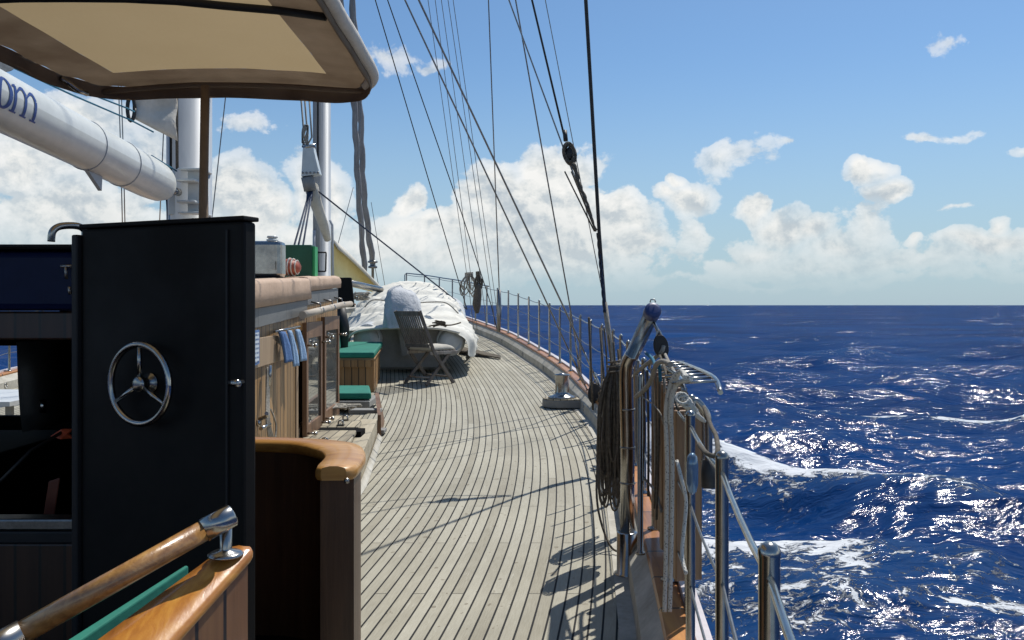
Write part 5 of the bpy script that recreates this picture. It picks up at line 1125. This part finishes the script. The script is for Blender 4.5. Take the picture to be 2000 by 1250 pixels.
# ---------------------------------------------------------------- folding chair
def chair():
    y0 = 11.05; x0 = P(838, 0, y0).x; t = thing('folding_chair', 'weathered slatted folding chair beside the covered dinghy, seen from behind', 'chair', (x0, y0, sheer(y0)), rz=R(-42))
    W_, D_ = .47, .44
    def bar(a, b, w, th, mat, name, wide='x', par=t):
        a, b = Vector(a), Vector(b); d = (b - a).normalized(); u = Vector((1, 0, 0)) if wide == 'x' else Vector((0, 1, 0)); u = (u - d * u.dot(d)).normalized(); v = d.cross(u)
        pts = [a - u * w / 2 - v * th / 2, a + u * w / 2 - v * th / 2, a + u * w / 2 + v * th / 2, a - u * w / 2 + v * th / 2]; q = [p + (b - a) for p in pts]
        return MB().hexa(pts + q)
    back0 = Vector((0, -.16, .40)); back1 = Vector((0, -.36, .93)); mb = MB()
    for s in (-1, 1):
        x = s * W_ / 2
        # long leg: from back top through seat to front foot
        q = bar((x, -.375, .945), (x, -.12, .40), .022, .045, None, None); q2 = bar((x, -.12, .402), (x, .22, .0), .022, .045, None, None); q.add(q2.v, q2.f); q.build('leg', 'chair_wood', t, local=True, bevel=.003)
        x = s * (W_ / 2 - .03); bar((x, .20, .42), (x, -.24, .0), .022, .042, None, None).build('leg', 'chair_wood', t, local=True, bevel=.003)
    MB().box((-W_ / 2 + .011, -.385, .885), (W_ / 2 - .011, -.36, .945)).build('top_rail', 'chair_wood', t, local=True, bevel=.004)
    bar((-W_ / 2 + .011, -.205, .50), (W_ / 2 - .011, -.205, .50), .02, .045, None, None, 'y').build('lower_rail', 'chair_wood', t, local=True)
    for i in range(11):
        x = -W_ / 2 + .045 + i * (W_ - .09) / 10; a = Vector((x, -.205, .52)); b = Vector((x, -.368, .888)); bar(a, b, .020, .010, None, None).build('back_slat', 'chair_wood', t, local=True)
    for i in range(7):
        y = -.14 + i * .062; MB().box((-W_ / 2 + .02, y, .425), (W_ / 2 - .02, y + .048, .440)).build('seat_slat', 'chair_light', t, local=True)
    for s in (-1, 1): MB().box((s * (W_ / 2 - .012) - .011, -.18, .385), (s * (W_ / 2 - .012) + .011, .30, .424)).build('seat_rail', 'chair_light', t, local=True, bevel=.003)
    MB().tube([(-W_ / 2, .16, .09), (W_ / 2, .16, .09)], .012, 8).build('stretcher', 'chair_wood', t, local=True)
    MB().tube([(-W_ / 2 + .03, -.16, .09), (W_ / 2 - .03, -.16, .09)], .012, 8).build('stretcher', 'chair_light', t, local=True)
    # cushion, its own thing
    rows = []
    for i in range(15):
        a = []
        for k in range(15):
            u, v = i / 7 - 1, k / 7 - 1; e = max(0, (1 - abs(u) ** 5) * (1 - abs(v) ** 5)); a.append(Vector((u * .215, v * .205 + .05, .443 + .055 * e ** .4 * (1 + .22 * mn.noise(Vector((u * 2, v * 2, 3)))))))
        rows.append(a)
    m4 = Matrix.Translation((x0, y0, sheer(y0))) @ Matrix.Rotation(R(-42), 4, 'Z')
    mb = MB().grid([[m4 @ v for v in r] for r in rows]); o = mb.build('seat_cushion', 'cushion', solid=.012); tag(o, 'thin cream cushion on the seat of the folding chair', 'cushion')
chair()
# ---------------------------------------------------------------- cockpit: coaming, side block, handrail
t = thing('cockpit_coaming', 'curved wooden coaming, shade put into its colour, with varnished cap beside the side deck', 'coaming', (-.6, 2.5, 0))
cl = smooth_path([(-1.25, 2.72, 0), (-.95, 2.72, 0), (-.76, 2.71, 0), (-.63, 2.67, 0), (-.53, 2.58, 0), (-.482, 2.44, 0), (-.472, 2.28, 0)], 7)
def offs(w):
    L, Rr = [], []
    for i, p in enumerate(cl):
        d = (cl[min(i + 1, len(cl) - 1)] - cl[max(i - 1, 0)]).normalized(); n = Vector((-d.y, d.x, 0)); L.append(p + n * w); Rr.append(p - n * w)
    return L, Rr
L_, R_ = offs(.045)
M['coam'] = wood('coaming_planks_unlit', (.040, .017, .008), (.07, .031, .014), (.11, .053, .024), 'z', rough=.45, coat=.15)  # wood darkened so the unlit faces read as shade
rows = [[L_[i] + Vector((0, 0, -.3)), L_[i] + Vector((0, 0, .835)), R_[i] + Vector((0, 0, .835)), R_[i] + Vector((0, 0, -.3))] for i in range(len(cl))]
mb = MB().grid(rows, False); mb.add(rows[-1], [(0, 1, 2, 3)]); mb.build('wall', 'coam', t)
wd = [float(interp(i, [0, 18, 26, 34, len(cl) - 1], [.046, .050, .070, .059, .056])) for i in range(len(cl))]
rows = []
for i, p in enumerate(cl + [cl[-1] + Vector((0, -.03, 0)), cl[-1] + Vector((0, -.045, 0))]):
    k = min(i, len(cl) - 1); d = (cl[min(k + 1, len(cl) - 1)] - cl[max(k - 1, 0)]).normalized(); n = Vector((-d.y, d.x, 0)); w = wd[k] * (1 if i < len(cl) else (.92 if i == len(cl) else .6))
    rows.append([p + n * w * a + Vector((0, 0, b)) for a, b in ((.0, .836), (.92, .836), (1.0, .845), (1.0, .858), (.9, .869), (.3, .874), (-.3, .874), (-.9, .869), (-1.0, .858), (-1.0, .845), (-.92, .836), (0, .836))])
mb = MB().grid(rows); mb.add(rows[-1], [tuple(range(12))]); mb.build('cap', 'cap_wood_x', t)
MB().sphere((-.435, 2.222, .838), .008, 10).build('chrome_corner', 'steel', t)
# near side block with planked face and varnished cap; it slopes down going aft
t = thing('cockpit_wall', 'planked cockpit side with glossy orange varnished cap, nearest the camera', 'coaming', (-.45, 1.2, 0))
CO = P(492, 1083, 1.36); CI = P(407, 1099, 1.36); CD = (P(345, 1250, 1.19) - CO); CDI = (P(198, 1250, 1.19) - CI)
def capl(s_): return CI + CDI * s_, CO + CD * s_
mb = MB(); SS = np.linspace(.02, 2.4, 12); rows = []
for s_ in SS:
    a, b = capl(s_); a = a.lerp(b, .08); b = a.lerp(b, .93); rows.append([Vector((a.x, a.y, .2)), a - Vector((0, 0, .012)), b - Vector((0, 0, .012)), Vector((b.x, b.y, .2))])
mb.grid(rows, False); mb.add(rows[0], [(3, 2, 1, 0)]); mb.build('wall', 'plank_z', t)
rows = []
for s_, k in [(-.075, .5), (-.06, .78), (-.035, .94), (0, 1)] + [(q, 1) for q in np.linspace(.1, 2.4, 12)]:
    a, b = capl(s_); c = (a + b) / 2; h_ = (b - a) / 2; rows.append([c + h_ * u * k + Vector((0, 0, z - .012)) for u, z in ((0, 0), (.92, 0), (1, .005), (1.0, .013), (.9, .020), (.3, .024), (-.3, .024), (-.9, .020), (-1, .013), (-1, .005), (-.92, 0), (0, 0))])
mb = MB().grid(rows); mb.add(rows[0], [tuple(range(12))[::-1]]); mb.build('cap', 'cap_wood', t)
t = thing('handrail', 'round varnished wooden handrail with chrome end and post, lower left', 'handrail', P(440, 1085, 1.34))
a0 = P(456, 1004, 1.335); a1 = P(30, 1243, 1.165); d = (a1 - a0).normalized(); LL = (a1 - a0).length
MB().tube([a0 + d * .045, a0 + d * (LL - .01)], .0165, 22).build('rail', 'rail_wood', t)
MB().tube([a0 + d * .0, a0 + d * .003, a0 + d * .050], [.0145, .0185, .0185], 22).build('end_cap', 'steel', t)
MB().tube([a0 + d * (LL - .01), a0 + d * (LL + .06)], .0185, 22).build('joint_sleeve', 'steel', t)
MB().tube([a0 + d * (LL + .06), a0 + d * (LL + .5)], .0165, 22).build('rail', 'rail_wood', t)
pb = P(441, 1085, 1.345); pt_ = a0 + d * .022; hh = pt_.z - pb.z
MB().lathe((pb.x, pb.y, pb.z), [(.028, 0), (.028, .003), (.023, .006), (.0105, .009), (.0095, .012), (.0095, hh - .01)], 24).build('post', 'steel', t)
o = MB().hexa([P(-20, 1650, 1.38), P(150, 1650, 1.38), P(369, 1400, 1.62), P(350, 1400, 1.62), P(128, 1252, 1.38), P(152, 1254, 1.38), P(369, 1105, 1.62), P(362, 1103, 1.62)]).build('cockpit_cushion', 'green', bevel=.003); tag(o, 'green cushion edge showing behind the varnished cockpit cap', 'cushion')
# cockpit floor and inner front wall below the wheelhouse opening
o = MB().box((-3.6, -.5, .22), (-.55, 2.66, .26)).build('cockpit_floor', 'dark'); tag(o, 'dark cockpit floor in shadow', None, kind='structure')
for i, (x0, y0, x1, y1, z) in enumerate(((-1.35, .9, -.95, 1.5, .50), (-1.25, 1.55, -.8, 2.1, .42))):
    o = MB().box((x0, y0, .26), (x1, y1, z)).build('seat_box', 'plank_zx_unlit', bevel=.01); tag(o, ('near' if i == 0 else 'far') + ' dark seat box inside the shaded cockpit', 'seat')
# wheelhouse front with window opening
wh = thing('wheelhouse', 'dark wheelhouse with navy roof edge and open front window', 'wheelhouse', (-2.4, 3.0, .2))
Yf = 2.38
def px3(px, py, Y=Yf): return P(px, py, Y)
def slabp(x0, x1, z0, z1, y0, y1, mat, nm, bev=.006): return MB().box((x0, y0, z0), (x1, y1, z1)).build(nm, mat, wh, bevel=bev)
XR_ = P(168, 0, Yf).x; XL_ = -3.9
slabp(XL_, XR_ + .42, .15, P(0, 1062, Yf).z, Yf, Yf + .05, 'plank_zx_unlit', 'lower_wall')
slabp(XL_, XR_ + .02, P(0, 1061, Yf).z, P(0, 1036, Yf).z, Yf - .01, Yf + .06, 'blackgrey', 'sill')
slabp(XL_, P(150, 0, Yf).x, P(0, 1035, Yf).z, P(0, 1012, Yf).z, Yf - .012, Yf + .05, 'wire', 'sill_trim')
slabp(P(163, 0, Yf).x, XR_ + .25, P(0, 1034, Yf).z, 1.40, Yf - .012, Yf + .06, 'blackgrey', 'jamb', .012)
# rounded lower corner of opening
pc = P(163, 1012, Yf); r_ = .035; poly = [(0, 0), (-r_, 0)] + [(-r_ + r_ * math.sin(a), r_ - r_ * math.cos(a)) for a in np.linspace(0, math.pi / 2, 7)]
MB().prism(poly, 0, .05, Matrix.Translation((pc.x, Yf + .04, pc.z)) @ Matrix.Rotation(R(90), 4, 'X')).build('jamb_corner', 'blackgrey', wh)
slabp(XL_, XR_, P(0, 664, Yf).z, P(0, 608, Yf).z, Yf, Yf + .06, 'plank_zx_unlit', 'header')
slabp(XL_, XR_ + .1, P(0, 607, Yf).z, P(0, 491, Yf).z, Yf - .04, Yf + .5, 'navy', 'hood', .02)
slabp(XL_, XR_ + .1, P(0, 490, Yf).z, P(0, 477, Yf - .05).z, Yf - .055, Yf + 1.2, 'black', 'hood_rim', .008)
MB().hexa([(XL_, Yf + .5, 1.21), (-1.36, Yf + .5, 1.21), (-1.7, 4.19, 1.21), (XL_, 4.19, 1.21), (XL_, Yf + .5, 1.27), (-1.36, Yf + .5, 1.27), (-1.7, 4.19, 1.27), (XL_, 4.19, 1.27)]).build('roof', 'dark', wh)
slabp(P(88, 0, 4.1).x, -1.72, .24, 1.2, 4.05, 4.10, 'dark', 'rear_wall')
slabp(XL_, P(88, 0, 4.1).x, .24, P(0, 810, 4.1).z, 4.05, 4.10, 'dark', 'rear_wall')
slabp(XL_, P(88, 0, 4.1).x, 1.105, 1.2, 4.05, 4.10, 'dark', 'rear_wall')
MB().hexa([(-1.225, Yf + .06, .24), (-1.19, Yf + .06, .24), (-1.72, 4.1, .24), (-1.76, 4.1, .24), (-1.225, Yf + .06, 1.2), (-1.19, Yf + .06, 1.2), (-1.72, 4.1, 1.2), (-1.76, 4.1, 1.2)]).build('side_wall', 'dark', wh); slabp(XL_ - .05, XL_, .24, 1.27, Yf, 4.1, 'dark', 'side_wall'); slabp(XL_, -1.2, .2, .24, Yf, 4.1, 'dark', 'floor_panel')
mb = MB(); 
for (x0, y0, x1, y1) in ((119, 520, 143, 520), (128, 520, 130, 545), (135, 560, 137, 575), (143, 520, 143, 575)): mb.tube([P(x0, y0, 2.32), P(x1, y1, 2.32)], .0045, 8)
mb.build('hood_latch', 'wire', wh)
MB().tube([P(100, 472, 2.6), P(103, 452, 2.6), P(118, 442, 2.62), P(148, 441, 2.66), P(164, 448, 2.7), P(166, 462, 2.7)], .011, 12, sm=5).build('grab_handle', 'steel', wh)
# helm seat, glimpsed inside
rows = [[Vector((P(x0, 0, 3.3).x, 3.3, P(0, y, 3.3).z)), Vector((P((x0 + x1) / 2, 0, 3.3).x, 3.2, P(0, y, 3.3).z)), Vector((P(x1, 0, 3.3).x, 3.3, P(0, y, 3.3).z)), Vector((P(x1, 0, 3.3).x, 3.5, P(0, y, 3.3).z)), Vector((P(x0, 0, 3.3).x, 3.5, P(0, y, 3.3).z)), Vector((P(x0, 0, 3.3).x, 3.3, P(0, y, 3.3).z))] for x0, x1, y in ((38, 92, 665), (42, 92, 740), (52, 90, 800), (62, 88, 835))]
o = MB().grid(rows).build('helm_seat', 'leather', solid=.01); tag(o, 'dark leather helm seat back seen inside the wheelhouse', 'seat')
o = MB().tube([P(84, 780, 3.2), P(84, 806, 3.2)], .012, 8).build('bolt', 'steel'); tag(o, 'small steel fitting below the helm seat', 'fitting')
o = MB().add([P(98, 852, 2.9), P(120, 838, 2.9), P(141, 838, 2.88), P(130, 848, 2.87), P(143, 856, 2.88), P(118, 858, 2.9)], [(0, 5, 4, 3, 2, 1)]).build('orange_cloth', 'orange', solid=.01); tag(o, 'crumpled orange strap end inside the dark wheelhouse', 'strap')
o = MB().tube([P(120, 845, 2.9), P(60, 880, 2.8), P(0, 940, 2.7)], .006, 6).build('cable', 'rubber'); tag(o, 'thin cable trailing from the orange strap', 'cable')
o = MB().hexa([P(84, 1012, 2.7), P(106, 1012, 2.7), P(106, 1012, 2.78), P(84, 1012, 2.78), P(95, 940, 2.7), P(118, 932, 2.7), P(118, 934, 2.78), P(95, 940, 2.78)]).build('orange_case', 'darkorange', bevel=.004); tag(o, 'narrow upright dark orange case inside the wheelhouse window', 'case')
o = MB().box((P(0, 0, 3.2).x - .6, 2.9, .3), (P(80, 0, 3.2).x, 3.5, P(0, 862, 3.2).z)).build('chart_table', 'dark', bevel=.01); tag(o, 'dark chart table inside the wheelhouse under the helm seat', 'table')
# port side deck chair shapes beyond
t = thing('deck_lounger', 'low white lounger on the port side deck beyond the wheelhouse', 'lounger', (-4.9, 8.0, sheer(8)))
MB().box((-5.4, 7.4, sheer(8) + .30), (-4.4, 8.5, sheer(8) + .34)).build('seat', 'tube', t)
for x in (-5.3, -4.5):
    for y in (7.5, 8.4): MB().box((x, y, sheer(8)), (x + .05, y + .05, sheer(8) + .3)).build('leg', 'transom', t)
# ---------------------------------------------------------------- door leaf with wheel
Dl = Vector((P(158, 0, 2.22).x, 2.22, 0)); Dr = Vector((P(476, 0, 2.0).x, 2.0, 0))
dd = (Dr - Dl).normalized(); dn = Vector((dd.y, -dd.x, 0))   # toward the viewer
W_ = (Dr - Dl).length
dt = thing('watertight_door', 'open black door leaf with a chrome spoked wheel', 'door', Dl + Vector((0, 0, .28)))
def DP(u, z, n=0.0): return Dl + dd * u + dn * n + Vector((0, 0, z))
def dbox(u0, u1, z0, z1, n0, n1): return MB().hexa([DP(u0, z0, n1), DP(u1, z0, n1), DP(u1, z0, n0), DP(u0, z0, n0), DP(u0, z1, n1), DP(u1, z1, n1), DP(u1, z1, n0), DP(u0, z1, n0)])
dbox(.0, W_, .28, 1.50, -.045, 0).build('leaf', 'black', dt, bevel=.008)
dbox(W_ - .052, W_ - .046, .30, 1.48, .0, .004).build('edge_strip', 'blackgrey', dt)
dbox(-.022, -.001, .28, 1.485, -.05, .012).build('hinge_strip', 'blackgrey', dt, bevel=.004)
dbox(-.001, W_ + .004, 1.501, 1.512, -.05, .006).build('top_strip', 'black', dt, bevel=.003)
wc = P(279, 747, 1); u_ = None
# centre: intersection of pixel ray with door plane
ray = Vector(((279 - 1000) / F, 1, 0)); s_ = (Dl.x * dn.x + Dl.y * dn.y) / (ray.x * dn.x + ray.y * dn.y); cpt = ray * s_; uz = EYE + (596 - 747) / F * s_; uu = (cpt - Dl).dot(dd) + .027; 
Cw = DP(uu, uz, .035); RW = .098
hw = MB().tube([Cw + dd * RW * math.cos(a) + Vector((0, 0, RW * math.sin(a))) for a in np.linspace(0, 2 * math.pi, 49)], .0085, 12, cap=False).build('handwheel', 'steel', dt)
for a in (90, 210, 330):
    v = dd * math.cos(R(a)) + Vector((0, 0, math.sin(R(a)))); MB().tube([Cw + v * .014, Cw + v * RW], [.0065, .0055], 10).build('spoke', 'steel', hw)
MB().lathe(Cw - dn * .035, [(.026, 0), (.026, .006), (.014, .01), (.014, .028), (.020, .030), (.020, .042), (.012, .046), (.004, .047)], 20, dn).build('hub', 'steel', hw)
ray = Vector(((466 - 1000) / F, 1, 0)); s_ = (Dl.dot(dn)) / (ray.dot(dn)); cpt = ray * s_; uu = (cpt - Dl).dot(dd) + .022; kz = EYE + (596 - 746) / F * s_
MB().lathe(DP(uu - .01, kz, .0), [(.006, 0), (.006, .02), (.009, .024), (.010, .034), (.007, .040)], 14, (dn + dd * .3)).build('knob', 'steel', dt)
MB().tube([DP(uu - .022, kz, .028), DP(uu + .006, kz, .03)], .0085, 12).build('knob', 'steel', dt)
dbox(-.03, W_ * .05, .2, .279, -.1, -.06).build('foot', 'black', dt)
# filler wall behind and below the door
o = MB().box((P(168, 0, 2.45).x, 2.50, .1), (-1.02, 2.55, 1.30)).build('bulkhead_panel', 'dark'); tag(o, 'dark bulkhead panel hidden behind the black door', 'panel')
# ---------------------------------------------------------------- awning
aw = thing('awning', 'brown canvas awning overhead with a lighter centre panel', 'awning', (-1.2, 3.0, 2.2))
AZ = 2.215; 
def aw_edge(n=0):
    # outline (x,y): port aft -> port front -> starboard front -> starboard aft
    return [(-1.80, .4), (-1.80, 1.6), (-1.80, 2.9), (-1.79, 3.30), (-1.74, 3.50), (-1.62, 3.60), (-1.3, 3.64), (-1.0, 3.66), (-.80, 3.66), (-.68, 3.60), (-.60, 3.46), (-.575, 3.30), (-.57, 2.9), (-.57, 1.6), (-.57, .4)]
out = smooth_path([(x, y, 0) for x, y in aw_edge()], 5)
def zed(x, y): return AZ + .035 * math.sin((x + 1.8) / 1.23 * math.pi) + .006 * mn.noise(Vector((x * 5, y * 5, 0)))
inr = []
cxm = -1.185
for p in out:
    # inner panel outline
    k = Vector((p.x, p.y, 0)); xi = min(max(k.x, -1.60), -.745); yi = min(k.y, 3.39); inr.append(Vector((xi, yi, 0)))
rows = []
for a, b in zip(out, inr):
    row = []
    for s in (0, .25, .5, .75, 1): q = a.lerp(b, s); row.append(Vector((q.x, q.y, zed(q.x, q.y) + .004 * math.sin(q.y * 30 + q.x * 22) * (1 - s))))
    rows.append(row)
MB().grid(rows).build('border', 'canvas_hem', aw)
ys = np.linspace(.4, 3.39, 30); rows = [[Vector((x, y, zed(x, y) + .0)) for x in np.linspace(-1.60, -.745, 14)] for y in ys]
MB().grid(rows).build('centre_panel', 'canvas_panel', aw)
# hanging hem and hem tube
rows = []
for i, p in enumerate(out):
    d = (out[min(i + 1, len(out) - 1)] - out[max(i - 1, 0)]).normalized(); n = Vector((-d.y, d.x, 0)); z = zed(p.x, p.y); w = .0015 * math.sin(i * .9)
    rows.append([p + Vector((0, 0, z)) , p + n * .012 + Vector((0, 0, z - .01)), p + n * (.016 + w) + Vector((0, 0, z - .035)), p + n * (.012 - w) + Vector((0, 0, z - .052 + w))])
MB().grid(rows).build('valance', 'canvas_hem', aw, solid=.003)
st = [p for p in out if p.x > -.66]; MB().tube([p + Vector((.022, 0, zed(p.x, p.y) + .004)) for p in st], [.010] + [.026] * (len(st) - 2) + [.026], 14).build('side_roll', 'canvas_light', aw)
MB().tube([Vector((x, 3.56, zed(x, 3.3) - .022)) for x in np.linspace(-1.78, -.60, 9)], .011, 10).build('frame_tube', 'canvas_brown', aw)
MB().tube([Vector((x, 2.52 + (x + 1.8) * .10, zed(x, 2.62) - .014)) for x in np.linspace(-1.79, -.58, 9)], .013, 10).build('frame_tube', 'blackgrey', aw)
# steel bracket at the port front corner
MB().tube([P(118, 152, 3.35), P(135, 163, 3.38), P(152, 176, 3.4), P(170, 183, 3.45)], .011, 10).build('corner_bracket', 'steel', aw)
mb = MB().tube([(-1.262, 3.45, .85), (-1.262, 3.45, 1.6), (-1.26, 3.47, 2.2)], .018, 12); o = mb.build('awning_pole', 'canvas_brown'); tag(o, 'awning pole wrapped in brown canvas in front of the aft mast', 'pole')
